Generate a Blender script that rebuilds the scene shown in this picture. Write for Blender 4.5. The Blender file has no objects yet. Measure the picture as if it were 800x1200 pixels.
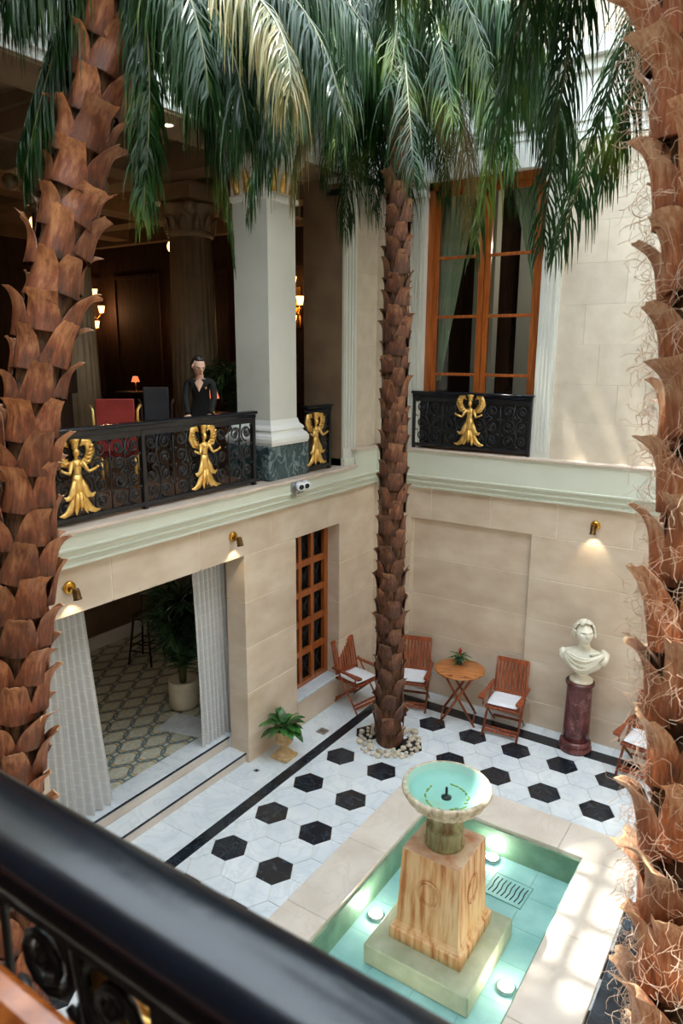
import bpy, bmesh, math, random
import numpy as np
from mathutils import Vector, Matrix, Euler, noise
random.seed(7)
PI = math.pi
sc = bpy.context.scene
COL = sc.collection
V = Vector

# ------------------------------------------------------------------ camera
CAM = V((5.372, -8.963, 5.016))
RM = [V((0.8321488, 0.5545218, 0.0058307)), V((0.1256747, -0.1783336, -0.9759114)), V((-0.5401243, 0.8128362, -0.2180895))]
FPX = 834.1
cam = bpy.data.cameras.new('camera')
cam.sensor_fit = 'HORIZONTAL'; cam.sensor_width = 24.0; cam.lens = FPX / 800 * 24.0
cam.clip_start = 0.02; cam.clip_end = 200
cam.dof.use_dof = True; cam.dof.focus_distance = 8.2; cam.dof.aperture_fstop = 4.2
camo = bpy.data.objects.new('camera', cam); COL.objects.link(camo)
camo.matrix_world = Matrix(((RM[0].x, -RM[1].x, -RM[2].x, CAM.x), (RM[0].y, -RM[1].y, -RM[2].y, CAM.y),
                            (RM[0].z, -RM[1].z, -RM[2].z, CAM.z), (0, 0, 0, 1)))
sc.camera = camo

def at(u, v, d):
    """surveyed point of the place: photo direction (u, v) and distance d along the view axis"""
    return CAM + d * (RM[0] * ((u - 400) / FPX) + RM[1] * ((v - 600) / FPX) + RM[2])

# ------------------------------------------------------------------ world, sun, exposure
w = bpy.data.worlds.new('world'); sc.world = w; w.use_nodes = True
wn = w.node_tree.nodes; wl = w.node_tree.links
bg = wn['Background']; bg.inputs['Color'].default_value = (0.77, 0.89, 1.0, 1); bg.inputs['Strength'].default_value = 12.3
sun = bpy.data.lights.new('sun', 'SUN'); sun.energy = 10.5; sun.angle = math.radians(0.9); sun.color = (1.0, 0.95, 0.87)
suno = bpy.data.objects.new('sun', sun); COL.objects.link(suno)
SUN_DIR = V((0.41, 0.09, -1.0)).normalized()
suno.rotation_euler = SUN_DIR.to_track_quat('-Z', 'Y').to_euler()
suno.location = (3, -4, 15)
por = bpy.data.lights.new('sky_portal', 'AREA'); por.shape = 'RECTANGLE'; por.size = 6.2; por.size_y = 8.4
por.cycles.is_portal = True
poro = bpy.data.objects.new('sky_portal', por); COL.objects.link(poro); poro.location = (3.13, -4.2, 10.3)
sc.view_settings.view_transform = 'Standard'; sc.view_settings.look = 'None'
sc.view_settings.gamma = 1; sc.view_settings.use_curve_mapping = False
sc.view_settings.exposure = 0.08
sc.cycles.max_bounces = 10; sc.cycles.diffuse_bounces = 5; sc.cycles.transparent_max_bounces = 24
sc.cycles.sample_clamp_indirect = 6.0

# ------------------------------------------------------------------ materials
def srgb(r, g, b):
    f = lambda c: (c / 255 / 12.92) if c <= 10 else ((c / 255 + 0.055) / 1.055) ** 2.4
    return (f(r), f(g), f(b), 1)

def mat(name, c1, c2=None, scale=6.0, detail=5.0, rough=0.6, metal=0.0, bump=0.0, bscale=None, stretch=(1, 1, 1),
        lo=0.35, hi=0.65, tone=0.0, spec=0.5, coat=0.0, c3=None, vein=None, transl=0.0):
    m = bpy.data.materials.new(name); m.use_nodes = True
    nt = m.node_tree; N = nt.nodes; L = nt.links
    b = N['Principled BSDF']
    b.inputs['Roughness'].default_value = rough; b.inputs['Metallic'].default_value = metal
    b.inputs['Specular IOR Level'].default_value = spec
    b.inputs['Coat Weight'].default_value = coat; b.inputs['Coat Roughness'].default_value = 0.08
    tc = N.new('ShaderNodeTexCoord'); mp = N.new('ShaderNodeMapping'); mp.inputs['Scale'].default_value = stretch
    L.new(tc.outputs['Object'], mp.inputs['Vector'])
    nz = N.new('ShaderNodeTexNoise'); nz.inputs['Scale'].default_value = scale; nz.inputs['Detail'].default_value = detail
    L.new(mp.outputs['Vector'], nz.inputs['Vector'])
    rp = N.new('ShaderNodeValToRGB'); rp.color_ramp.elements[0].position = lo; rp.color_ramp.elements[1].position = hi
    rp.color_ramp.elements[0].color = c1; rp.color_ramp.elements[1].color = c2 or c1
    if c3:
        e = rp.color_ramp.elements.new((lo + hi) / 2); e.color = c3
    L.new(nz.outputs['Fac'], rp.inputs['Fac'])
    out = rp.outputs['Color']
    if vein:
        n2 = N.new('ShaderNodeTexNoise'); n2.inputs['Scale'].default_value = vein[1]; n2.inputs['Detail'].default_value = 6
        n2.inputs['Distortion'].default_value = 1.2
        L.new(mp.outputs['Vector'], n2.inputs['Vector'])
        r2 = N.new('ShaderNodeValToRGB'); els = r2.color_ramp.elements
        els[0].position = 0.5 - vein[2]; els[0].color = (0, 0, 0, 1); els[1].position = 0.5; els[1].color = (1, 1, 1, 1)
        e = els.new(0.5 + vein[2]); e.color = (0, 0, 0, 1)
        L.new(n2.outputs['Fac'], r2.inputs['Fac'])
        ml = N.new('ShaderNodeMath'); ml.operation = 'MULTIPLY'; ml.inputs[1].default_value = vein[3]
        L.new(r2.outputs['Color'], ml.inputs[0])
        mx = N.new('ShaderNodeMix'); mx.data_type = 'RGBA'; L.new(ml.outputs[0], mx.inputs['Factor'])
        L.new(out, mx.inputs['A']); mx.inputs['B'].default_value = vein[0]; out = mx.outputs['Result']
    if tone:
        oi = N.new('ShaderNodeObjectInfo'); hs = N.new('ShaderNodeHueSaturation')
        mr = N.new('ShaderNodeMapRange'); mr.inputs['To Min'].default_value = 1 - tone; mr.inputs['To Max'].default_value = 1 + tone
        L.new(oi.outputs['Random'], mr.inputs['Value']); L.new(mr.outputs['Result'], hs.inputs['Value'])
        L.new(out, hs.inputs['Color']); out = hs.outputs['Color']
    L.new(out, b.inputs['Base Color'])
    if bump:
        bn = N.new('ShaderNodeTexNoise'); bn.inputs['Scale'].default_value = bscale or scale * 5; bn.inputs['Detail'].default_value = 4
        L.new(mp.outputs['Vector'], bn.inputs['Vector'])
        bm_ = N.new('ShaderNodeBump'); bm_.inputs['Strength'].default_value = bump; bm_.inputs['Distance'].default_value = 0.02
        L.new(bn.outputs['Fac'], bm_.inputs['Height']); L.new(bm_.outputs['Normal'], b.inputs['Normal'])
    if transl:
        t = N.new('ShaderNodeBsdfTranslucent'); L.new(out, t.inputs['Color'])
        mx2 = N.new('ShaderNodeMixShader'); mx2.inputs[0].default_value = transl
        L.new(b.outputs[0], mx2.inputs[1]); L.new(t.outputs[0], mx2.inputs[2])
        L.new(mx2.outputs[0], N['Material Output'].inputs['Surface'])
    return m

def emit(name, col, strength):
    m = bpy.data.materials.new(name); m.use_nodes = True
    b = m.node_tree.nodes['Principled BSDF']
    b.inputs['Base Color'].default_value = (0.02, 0.02, 0.02, 1)
    b.inputs['Emission Color'].default_value = col; b.inputs['Emission Strength'].default_value = strength
    return m

M = {}
M['stone'] = mat('limestone', srgb(198, 177, 153), srgb(220, 205, 186), 2.2, 10, 0.42, bump=0.08, bscale=40, tone=0.05, lo=0.25, hi=0.7, stretch=(1, 1, 1.8))
M['ustone'] = mat('pale_limestone', srgb(198, 186, 166), srgb(210, 198, 180), 5.0, 8, 0.5, bump=0.05, bscale=40, tone=0.05)
M['joint'] = mat('joint_mortar', srgb(222, 208, 188), srgb(232, 220, 202), 9, rough=0.8)
M['cornice'] = mat('pale_green_paint', srgb(208, 212, 196), srgb(214, 218, 204), 2, rough=0.35)
M['shelf'] = mat('pinkish_shelf_stone', srgb(214, 196, 180), srgb(198, 182, 168), 5, rough=0.35)
M['white'] = mat('white_paint', srgb(222, 224, 220), srgb(230, 231, 226), 2, rough=0.4)
M['greywhite'] = mat('grey_white_paint', srgb(204, 205, 196), srgb(212, 213, 204), 2, rough=0.4)
M['marble'] = mat('white_marble', srgb(212, 222, 230), srgb(228, 235, 240), 2.4, 8, 0.22, vein=(srgb(184, 198, 208), 3.0, 0.05, 0.35), tone=0.04)
M['blackmarble'] = mat('black_marble', srgb(20, 26, 34), srgb(34, 42, 52), 5, 8, 0.2, vein=(srgb(84, 96, 104), 6, 0.025, 0.35))
M['coping'] = mat('cream_coping_marble', srgb(206, 196, 184), srgb(222, 214, 204), 2.4, 8, 0.3, vein=(srgb(196, 182, 168), 2.4, 0.03, 0.3), tone=0.02)
M['greenmarble'] = mat('dark_green_marble', srgb(38, 58, 62), srgb(66, 88, 92), 9, 9, 0.25, vein=(srgb(150, 168, 168), 7, 0.05, 0.6), stretch=(1, 1, .6))
M['redmarble'] = mat('red_marble', srgb(74, 36, 38), srgb(112, 62, 62), 7, 9, 0.18, vein=(srgb(190, 150, 146), 3.6, 0.006, 0.5), stretch=(1, 1, .7))
M['oldmarble'] = mat('aged_white_marble', srgb(236, 234, 220), srgb(206, 200, 178), 6, 6, 0.5, lo=.4, hi=.75, bump=.15, bscale=30)
def boot_mat(name, dark, mid, light, fs=1.0):
    """old leaf base: dark fibrous foot, red-brown body with cracks and streaks, paler dry tip (local z is 0 at the foot, 1 at the tip)"""
    m = bpy.data.materials.new(name); m.use_nodes = True; N = m.node_tree.nodes; L = m.node_tree.links; b = N['Principled BSDF']
    tc = N.new('ShaderNodeTexCoord'); oi = N.new('ShaderNodeObjectInfo')
    ad = N.new('ShaderNodeVectorMath'); ad.operation = 'MULTIPLY_ADD'; L.new(oi.outputs['Random'], ad.inputs[0]); ad.inputs[1].default_value = (37, 19, 23); L.new(tc.outputs['Object'], ad.inputs[2])
    mp = N.new('ShaderNodeMapping'); mp.inputs['Scale'].default_value = (3 * fs, 4.5 * fs, 1.0 * fs); L.new(ad.outputs[0], mp.inputs[0])
    nz = N.new('ShaderNodeTexNoise'); nz.inputs['Scale'].default_value = 2.2; nz.inputs['Detail'].default_value = 9; nz.inputs['Roughness'].default_value = .68; L.new(mp.outputs[0], nz.inputs['Vector'])
    n2 = N.new('ShaderNodeTexNoise'); n2.inputs['Scale'].default_value = 2.6; n2.inputs['Detail'].default_value = 4; L.new(ad.outputs[0], n2.inputs['Vector'])
    sp = N.new('ShaderNodeSeparateXYZ'); L.new(tc.outputs['Object'], sp.inputs[0])
    a = N.new('ShaderNodeMath'); a.operation = 'MULTIPLY_ADD'; L.new(nz.outputs['Fac'], a.inputs[0]); a.inputs[1].default_value = .95
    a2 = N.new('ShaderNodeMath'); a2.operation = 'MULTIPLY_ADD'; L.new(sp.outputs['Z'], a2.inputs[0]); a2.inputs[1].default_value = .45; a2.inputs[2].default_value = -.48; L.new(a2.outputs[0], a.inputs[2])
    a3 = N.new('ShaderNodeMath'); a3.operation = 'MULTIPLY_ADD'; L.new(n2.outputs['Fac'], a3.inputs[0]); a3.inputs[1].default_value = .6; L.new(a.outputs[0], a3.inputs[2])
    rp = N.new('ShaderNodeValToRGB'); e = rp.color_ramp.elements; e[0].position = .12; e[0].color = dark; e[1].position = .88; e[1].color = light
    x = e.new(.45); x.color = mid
    L.new(a3.outputs[0], rp.inputs['Fac'])
    hs = N.new('ShaderNodeHueSaturation'); mr = N.new('ShaderNodeMapRange'); mr.inputs['To Min'].default_value = .75; mr.inputs['To Max'].default_value = 1.2
    L.new(oi.outputs['Random'], mr.inputs['Value']); L.new(mr.outputs[0], hs.inputs['Value']); L.new(rp.outputs['Color'], hs.inputs['Color']); L.new(hs.outputs[0], b.inputs['Base Color'])
    b.inputs['Roughness'].default_value = .42
    bp = N.new('ShaderNodeBump'); bp.inputs['Strength'].default_value = .4; bp.inputs['Distance'].default_value = .02; L.new(nz.outputs['Fac'], bp.inputs['Height']); L.new(bp.outputs[0], b.inputs['Normal'])
    return m
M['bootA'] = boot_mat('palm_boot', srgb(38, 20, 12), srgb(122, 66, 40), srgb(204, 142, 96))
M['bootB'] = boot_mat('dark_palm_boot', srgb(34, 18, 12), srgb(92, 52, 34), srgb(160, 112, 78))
M['bootC'] = boot_mat('sun_tinted_palm_boot', srgb(66, 30, 16), srgb(168, 96, 56), srgb(242, 206, 170), 1.8)  # pale dry edges, plus sunlight brightened into the colour
M['fibre'] = mat('palm_fibre', srgb(52, 32, 20), srgb(110, 74, 46), 20, 6, 0.85, bump=0.8, bscale=60, stretch=(1, 1, .35))
M['thread'] = mat('palm_thread', srgb(205, 165, 132), srgb(238, 216, 196), 8, rough=0.6)
M['rim'] = mat('palm_boot_rim', srgb(204, 158, 112), srgb(226, 196, 158), 20, rough=0.6)
M['leaf'] = mat('palm_leaflet', srgb(14, 38, 12), srgb(104, 120, 42), 2.0, 5, 0.36, tone=0.3, lo=.3, hi=.80, c3=srgb(32, 68, 22), transl=0.25, spec=.4)
M['leafy'] = mat('dry_palm_leaflet', srgb(96, 104, 50), srgb(176, 158, 104), 4, 5, 0.4, tone=0.15, transl=0.2)
M['rachis'] = mat('palm_rachis', srgb(50, 68, 30), srgb(96, 96, 48), 4, rough=0.45)
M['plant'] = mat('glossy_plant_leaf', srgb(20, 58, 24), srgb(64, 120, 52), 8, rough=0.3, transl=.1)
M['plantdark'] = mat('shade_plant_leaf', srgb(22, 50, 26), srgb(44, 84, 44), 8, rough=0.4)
M['red'] = mat('red_bract', srgb(170, 22, 24), srgb(205, 50, 30), 8, rough=0.4)
M['gold'] = mat('gilded_bronze', srgb(226, 176, 88), srgb(248, 210, 132), 14, rough=0.4, metal=0.85, bump=.3, bscale=60)
M['brass'] = mat('brass', srgb(190, 140, 50), srgb(220, 170, 80), 10, rough=0.25, metal=1)
M['iron'] = mat('black_iron', srgb(16, 18, 22), srgb(30, 32, 36), 12, rough=0.32, bump=.1)
M['blackgloss'] = mat('black_gloss_paint', srgb(8, 12, 18), srgb(18, 24, 34), 3, rough=0.22, bump=.12, bscale=6)
M['wood'] = mat('orange_varnished_wood', srgb(134, 66, 22), srgb(178, 98, 40), 5, 6, 0.3, stretch=(8, 8, .5), coat=.3)
M['teak'] = mat('teak', srgb(118, 52, 28), srgb(168, 88, 50), 5, 6, 0.38, stretch=(6, 6, .8), tone=.08)
M['teaktop'] = mat('honey_teak', srgb(150, 84, 36), srgb(196, 126, 62), 4, 6, 0.28, stretch=(1, 7, 1), tone=.1)
M['cushion'] = mat('white_cushion', srgb(226, 230, 238), srgb(238, 240, 246), 8, rough=0.8, bump=.1)
M['darkwood'] = mat('dark_wood_panelling', srgb(44, 29, 22), srgb(62, 42, 30), 4, rough=0.72, spec=.25, stretch=(4, 4, .6))
M['darkwall'] = mat('brown_plaster', srgb(96, 78, 60), srgb(112, 92, 72), 3, rough=0.7)
M['column'] = mat('stone_column', srgb(124, 106, 82), srgb(140, 120, 94), 4, rough=0.5)
M['ceil'] = mat('ceiling_plaster', srgb(118, 96, 74), srgb(132, 110, 86), 3, rough=0.7)
M['black'] = mat('black_cloth', srgb(10, 10, 12), srgb(18, 18, 20), 8, rough=0.8)
M['skin'] = mat('skin', srgb(222, 176, 152), srgb(232, 190, 166), 6, rough=0.5)
M['hair'] = mat('dark_brown_hair', srgb(22, 16, 14), srgb(44, 32, 26), 30, rough=0.45)
M['redcloth'] = mat('red_leather', srgb(140, 40, 36), srgb(158, 52, 46), 6, rough=0.5)
M['grey'] = mat('dark_grey_leather', srgb(44, 46, 52), srgb(54, 56, 62), 6, rough=0.5)
M['cream'] = mat('cream_ceramic', srgb(214, 206, 180), srgb(226, 218, 196), 6, rough=0.3)
M['urn'] = mat('sandstone_urn', srgb(186, 154, 108), srgb(214, 188, 146), 14, rough=0.8, bump=.4)
M['pebble'] = mat('pebble', srgb(176, 160, 136), srgb(222, 212, 194), 12, rough=0.7, tone=.22, bump=.2)
M['soil'] = mat('soil', srgb(40, 28, 20), srgb(60, 44, 32), 30, rough=.95, bump=.8)
M['steel'] = mat('steel', srgb(150, 156, 160), srgb(180, 184, 188), 10, rough=.3, metal=1)
M['plasticwhite'] = mat('white_plastic', srgb(225, 228, 235), None, rough=.35)
M['ped'] = mat('stained_travertine', srgb(226, 190, 146), srgb(176, 108, 56), 3.2, 8, 0.5, stretch=(4.5, 4.5, .5), lo=.42, hi=.62, bump=.15,
               c3=srgb(212, 160, 108))
M['pedtop'] = mat('travertine_top', srgb(226, 204, 178), srgb(200, 140, 106), 4, 8, 0.5, lo=.45, hi=.62)
M['slab'] = mat('underwater_plinth', srgb(196, 188, 164), srgb(174, 168, 140), 6, 6, 0.5)
M['stem'] = mat('mossy_stem', srgb(176, 170, 126), srgb(128, 98, 60), 3, 8, 0.6, stretch=(6, 6, .6), bump=.3, c3=srgb(140, 148, 112))
M['bowl'] = mat('weathered_bowl', srgb(214, 204, 184), srgb(138, 122, 92), 4, 8, 0.6, stretch=(5, 5, .8), bump=.5, bscale=14, c3=srgb(188, 176, 150), lo=.35, hi=.75)
M['bowlin'] = mat('verdigris_bowl', srgb(158, 200, 188), srgb(164, 176, 134), 4, 6, 0.5, lo=.52, hi=.80)
M['basin'] = mat('turquoise_basin', srgb(132, 176, 176), srgb(164, 200, 200), 3, 6, 0.5)
M['basinwall'] = mat('green_basin_wall', srgb(124, 156, 134), srgb(100, 134, 112), 5, 6, 0.5)
M['algae'] = mat('algae', srgb(136, 150, 46), srgb(160, 170, 70), 20, rough=.8)

def glassy(name, tint, rough=0.02, wave=0.0, wscale=8, ior=1.33, cs=1.0):
    m = bpy.data.materials.new(name); m.use_nodes = True
    N = m.node_tree.nodes; L = m.node_tree.links; N.remove(N['Principled BSDF'])
    fr = N.new('ShaderNodeFresnel'); fr.inputs['IOR'].default_value = ior
    tr = N.new('ShaderNodeBsdfTransparent'); tr.inputs['Color'].default_value = tint
    gl = N.new('ShaderNodeBsdfGlossy'); gl.inputs['Roughness'].default_value = rough
    mx = N.new('ShaderNodeMixShader')
    L.new(fr.outputs[0], mx.inputs[0]); L.new(tr.outputs[0], mx.inputs[1]); L.new(gl.outputs[0], mx.inputs[2])
    L.new(mx.outputs[0], N['Material Output'].inputs['Surface'])
    if wave:
        tc = N.new('ShaderNodeTexCoord')
        nz = N.new('ShaderNodeTexNoise'); nz.inputs['Scale'].default_value = wscale; nz.inputs['Detail'].default_value = 3; nz.inputs['Distortion'].default_value = 1.0
        L.new(tc.outputs['Object'], nz.inputs['Vector'])
        bp = N.new('ShaderNodeBump'); bp.inputs['Strength'].default_value = wave; bp.inputs['Distance'].default_value = 0.02
        L.new(nz.outputs['Fac'], bp.inputs['Height'])
        L.new(bp.outputs['Normal'], gl.inputs['Normal']); L.new(bp.outputs['Normal'], fr.inputs['Normal'])
    return m
M['water'] = glassy('pool_water', (0.90, 0.975, 0.97, 1), 0.02, 0.16, 12)
M['glass'] = glassy('window_glass', (0.90, 0.93, 0.92, 1), 0.01, ior=1.5)

def sheer():
    m = bpy.data.materials.new('sheer_curtain'); m.use_nodes = True
    N = m.node_tree.nodes; L = m.node_tree.links; b = N['Principled BSDF']
    uv = N.new('ShaderNodeTexCoord'); sp = N.new('ShaderNodeSeparateXYZ'); L.new(uv.outputs['UV'], sp.inputs[0])
    def lines(sock, n, th):
        a = N.new('ShaderNodeMath'); a.operation = 'MULTIPLY'; a.inputs[1].default_value = n; L.new(sock, a.inputs[0])
        f = N.new('ShaderNodeMath'); f.operation = 'FRACT'; L.new(a.outputs[0], f.inputs[0])
        g = N.new('ShaderNodeMath'); g.operation = 'LESS_THAN'; g.inputs[1].default_value = th; L.new(f.outputs[0], g.inputs[0]); return g.outputs[0]
    h = lines(sp.outputs['Y'], 17, .06); v = lines(sp.outputs['X'], 5, .03)
    mxx = N.new('ShaderNodeMath'); mxx.operation = 'MAXIMUM'; L.new(h, mxx.inputs[0]); L.new(v, mxx.inputs[1])
    b.inputs['Base Color'].default_value = srgb(240, 243, 245); b.inputs['Roughness'].default_value = .8
    tl = N.new('ShaderNodeBsdfTranslucent'); tl.inputs['Color'].default_value = srgb(220, 226, 230)
    m1 = N.new('ShaderNodeMixShader'); m1.inputs[0].default_value = .3; L.new(b.outputs[0], m1.inputs[1]); L.new(tl.outputs[0], m1.inputs[2])
    tr = N.new('ShaderNodeBsdfTransparent')
    k = N.new('ShaderNodeMapRange'); k.inputs['To Min'].default_value = .84; k.inputs['To Max'].default_value = 1.0; L.new(mxx.outputs[0], k.inputs['Value'])
    m2 = N.new('ShaderNodeMixShader'); L.new(k.outputs[0], m2.inputs[0]); L.new(tr.outputs[0], m2.inputs[1]); L.new(m1.outputs[0], m2.inputs[2])
    L.new(m2.outputs[0], N['Material Output'].inputs['Surface'])
    return m
M['sheer'] = sheer()
M['drape'] = mat('sage_green_drape', srgb(200, 222, 190), srgb(222, 238, 210), 5, rough=.7)

def mosaic():
    m = bpy.data.materials.new('mosaic_tesserae'); m.use_nodes = True
    N = m.node_tree.nodes; L = m.node_tree.links; b = N['Principled BSDF']; b.inputs['Roughness'].default_value = .4
    tc = N.new('ShaderNodeTexCoord'); sep = N.new('ShaderNodeSeparateXYZ'); L.new(tc.outputs['Object'], sep.inputs[0])
    def mth(op, a, bb=None):
        n = N.new('ShaderNodeMath'); n.operation = op
        for i, x in enumerate((a, bb)):
            if x is None: continue
            if isinstance(x, (int, float)): n.inputs[i].default_value = x
            else: L.new(x, n.inputs[i])
        return n.outputs[0]
    def rings(ox, oy):
        # ogee rows of wavy lozenges
        fx = mth('SUBTRACT', mth('FRACT', mth('MULTIPLY', mth('ADD', sep.outputs['X'], ox), 1 / .34)), .5)
        fy = mth('SUBTRACT', mth('FRACT', mth('MULTIPLY', mth('ADD', sep.outputs['Y'], oy), 1 / .5)), .5)
        d = mth('SQRT', mth('ADD', mth('MULTIPLY', fx, fx), mth('MULTIPLY', fy, fy)))
        r1 = mth('LESS_THAN', mth('ABSOLUTE', mth('SUBTRACT', d, .4)), .035)
        r2 = mth('LESS_THAN', mth('ABSOLUTE', mth('SUBTRACT', d, .31)), .028)
        return r1, r2
    a1, a2 = rings(0, 0); b1, b2 = rings(.17, .25)
    vo = N.new('ShaderNodeTexVoronoi'); vo.inputs['Scale'].default_value = 45; L.new(tc.outputs['Object'], vo.inputs['Vector'])
    rp = N.new('ShaderNodeValToRGB'); rp.color_ramp.elements[0].color = srgb(176, 178, 160); rp.color_ramp.elements[1].color = srgb(214, 214, 196)
    L.new(vo.outputs['Color'], rp.inputs['Fac'])
    def mixc(fac, a, col):
        x = N.new('ShaderNodeMix'); x.data_type = 'RGBA'; L.new(fac, x.inputs['Factor']); L.new(a, x.inputs['A']); x.inputs['B'].default_value = col; return x.outputs['Result']
    c = mixc(mth('MAXIMUM', a2, b2), rp.outputs['Color'], srgb(184, 158, 112))
    c = mixc(mth('MAXIMUM', a1, b1), c, srgb(104, 122, 126))
    L.new(c, b.inputs['Base Color'])
    return m
M['mosaic'] = mosaic()

# ------------------------------------------------------------------ mesh helpers
class MB:
    def __init__(s): s.v = []; s.f = []; s.smooth = []
    def add(s, vs, fs, smooth=False, mx=None):
        o = len(s.v)
        if mx is not None: vs = [mx @ V(v) for v in vs]
        s.v += [tuple(v) for v in vs]
        for f in fs: s.f.append(tuple(i + o for i in f)); s.smooth.append(smooth)
        return s
    def box(s, x0, x1, y0, y1, z0, z1, mx=None, ch=0.0):
        if ch <= 0:
            vs = [(x, y, z) for z in (z0, z1) for y in (y0, y1) for x in (x0, x1)]
            fs = [(0, 2, 3, 1), (4, 5, 7, 6), (0, 1, 5, 4), (2, 6, 7, 3), (0, 4, 6, 2), (1, 3, 7, 5)]
            return s.add(vs, fs, False, mx)
        bm = bmesh.new(); bmesh.ops.create_cube(bm, size=1)
        for v in bm.verts: v.co = V((x0 + (v.co.x + .5) * (x1 - x0), y0 + (v.co.y + .5) * (y1 - y0), z0 + (v.co.z + .5) * (z1 - z0)))
        bmesh.ops.bevel(bm, geom=bm.edges[:], offset=ch, segments=1, affect='EDGES')
        bm.verts.index_update()
        s.add([v.co.copy() for v in bm.verts], [[v.index for v in f.verts] for f in bm.faces], False, mx); bm.free()
        return s
    def prism(s, pts, axis, a0, a1, mx=None):
        """extrude a closed 2D polygon along axis 0/1/2 from a0 to a1; the 2D coordinates are the other two axes in order"""
        n = len(pts); vs = []
        for a in (a0, a1):
            for p in pts:
                q = list(p); q.insert(axis, a); vs.append(tuple(q))
        fs = [tuple(range(n))[::-1], tuple(range(n, 2 * n))] + [(i, (i + 1) % n, n + (i + 1) % n, n + i) for i in range(n)]
        return s.add(vs, fs, False, mx)
    def lathe(s, prof, n=24, mx=None, smooth=True, flute=0.0, nf=0, cap=True):
        vs = []; fs = []
        for r, z in prof:
            for k in range(n):
                a = 2 * PI * k / n; rr = r * (1 - flute * (0.5 + 0.5 * math.cos(a * nf))) if flute else r
                vs.append((rr * math.cos(a), rr * math.sin(a), z))
        m_ = len(prof)
        for i in range(m_ - 1):
            for k in range(n):
                fs.append((i * n + k, i * n + (k + 1) % n, (i + 1) * n + (k + 1) % n, (i + 1) * n + k))
        s.add(vs, fs, smooth, mx)
        if cap:
            o = len(s.v) - len(vs)
            if prof[0][0] > 1e-4: s.f.append(tuple(o + k for k in range(n))[::-1]); s.smooth.append(False)
            if prof[-1][0] > 1e-4: s.f.append(tuple(o + (m_ - 1) * n + k for k in range(n))); s.smooth.append(False)
        return s
    def tube(s, pts, rad, n=8, mx=None, flat=1.0, up=None, cap=True):
        pts = [V(p) for p in pts]; m_ = len(pts)
        if not hasattr(rad, '__len__'): rad = [rad] * m_
        vs = []; fs = []; ref = V(up) if up else V((0, 0, 1))
        prev = None
        for i, p in enumerate(pts):
            t = (pts[min(i + 1, m_ - 1)] - pts[max(i - 1, 0)])
            if t.length < 1e-9: t = V((0, 0, 1))
            t.normalize()
            if prev is None:
                a = t.cross(ref)
                if a.length < 1e-3: a = t.cross(V((1, 0, 0)))
            else:
                a = prev - t * prev.dot(t)
            a.normalize(); prev = a; b = t.cross(a)
            for k in range(n):
                g = 2 * PI * k / n
                vs.append(p + (a * math.cos(g) + b * math.sin(g) * flat) * rad[i])
        for i in range(m_ - 1):
            for k in range(n):
                fs.append((i * n + k, i * n + (k + 1) % n, (i + 1) * n + (k + 1) % n, (i + 1) * n + k))
        if cap: fs += [tuple(range(n))[::-1], tuple((m_ - 1) * n + k for k in range(n))]
        return s.add(vs, fs, True, mx)
    def ball(s, c, r, n=12, m_=8, mx=None, fn=None):
        vs = []; fs = []; r = V(r) if hasattr(r, '__len__') else V((r, r, r)); c = V(c)
        for i in range(m_ + 1):
            th = PI * i / m_
            for k in range(n):
                a = 2 * PI * k / n; d = V((math.sin(th) * math.cos(a), math.sin(th) * math.sin(a), math.cos(th)))
                q = V((d.x * r.x, d.y * r.y, d.z * r.z))
                if fn: q = fn(d, q)
                vs.append(c + q)
        for i in range(m_):
            for k in range(n):
                fs.append((i * n + k, (i + 1) * n + k, (i + 1) * n + (k + 1) % n, i * n + (k + 1) % n))
        return s.add(vs, fs, True, mx)
    def grid(s, P, smooth=True, mx=None, closed=False):
        """P[i][j] points"""
        h = len(P); w_ = len(P[0]); vs = [p for row in P for p in row]; fs = []
        for i in range(h - 1):
            for j in range(w_ - (0 if closed else 1)):
                fs.append((i * w_ + j, i * w_ + (j + 1) % w_, (i + 1) * w_ + (j + 1) % w_, (i + 1) * w_ + j))
        return s.add(vs, fs, smooth, mx)
    def mesh(s, name):
        me = bpy.data.meshes.new(name); me.from_pydata(s.v, [], s.f); me.polygons.foreach_set('use_smooth', s.smooth); me.update()
        return me
    def build(s, name, m, parent=None, label=None, kind=None):
        me = s.mesh(name); me.materials.append(m)
        return link(name, me, parent, label, kind)

def link(name, me, parent=None, label=None, kind=None):
    o = bpy.data.objects.new(name, me); COL.objects.link(o)
    if parent: o.parent = parent
    if label: o['label'] = label
    if kind: o['kind'] = kind
    return o

def bx(name, m, x0, x1, y0, y1, z0, z1, parent=None, ch=0.0, label=None, kind=None):
    return MB().box(x0, x1, y0, y1, z0, z1, ch=ch).build(name, m, parent, label, kind)

def thing(name, label, cat, loc=(0, 0, 0), rz=0.0, group=None):
    o = bpy.data.objects.new(name, None); COL.objects.link(o); o.empty_display_size = .1
    o.location = loc; o.rotation_euler = (0, 0, rz); o['label'] = label; o['category'] = cat
    if group: o['group'] = group
    return o

def tag(o, label, cat, group=None):
    o['label'] = label; o['category'] = cat
    if group: o['group'] = group
    return o

def kids(o): return [c for c in COL.objects if c.parent == o]

def dup(o, loc=None, rz=None, label=None, parent=None):
    c = o.copy(); COL.objects.link(c)
    if parent: c.parent = parent
    if loc is not None: c.location = loc
    if rz is not None: c.rotation_euler = (0, 0, rz)
    if label: c['label'] = label
    for ch in kids(o): dup(ch, parent=c)
    return c

def struct(name, mb_or_none, m=None, parent=None):
    if mb_or_none is None:
        o = bpy.data.objects.new(name, None); COL.objects.link(o)
    else: o = mb_or_none.build(name, m, parent)
    if not parent: o['kind'] = 'structure'
    return o

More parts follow.
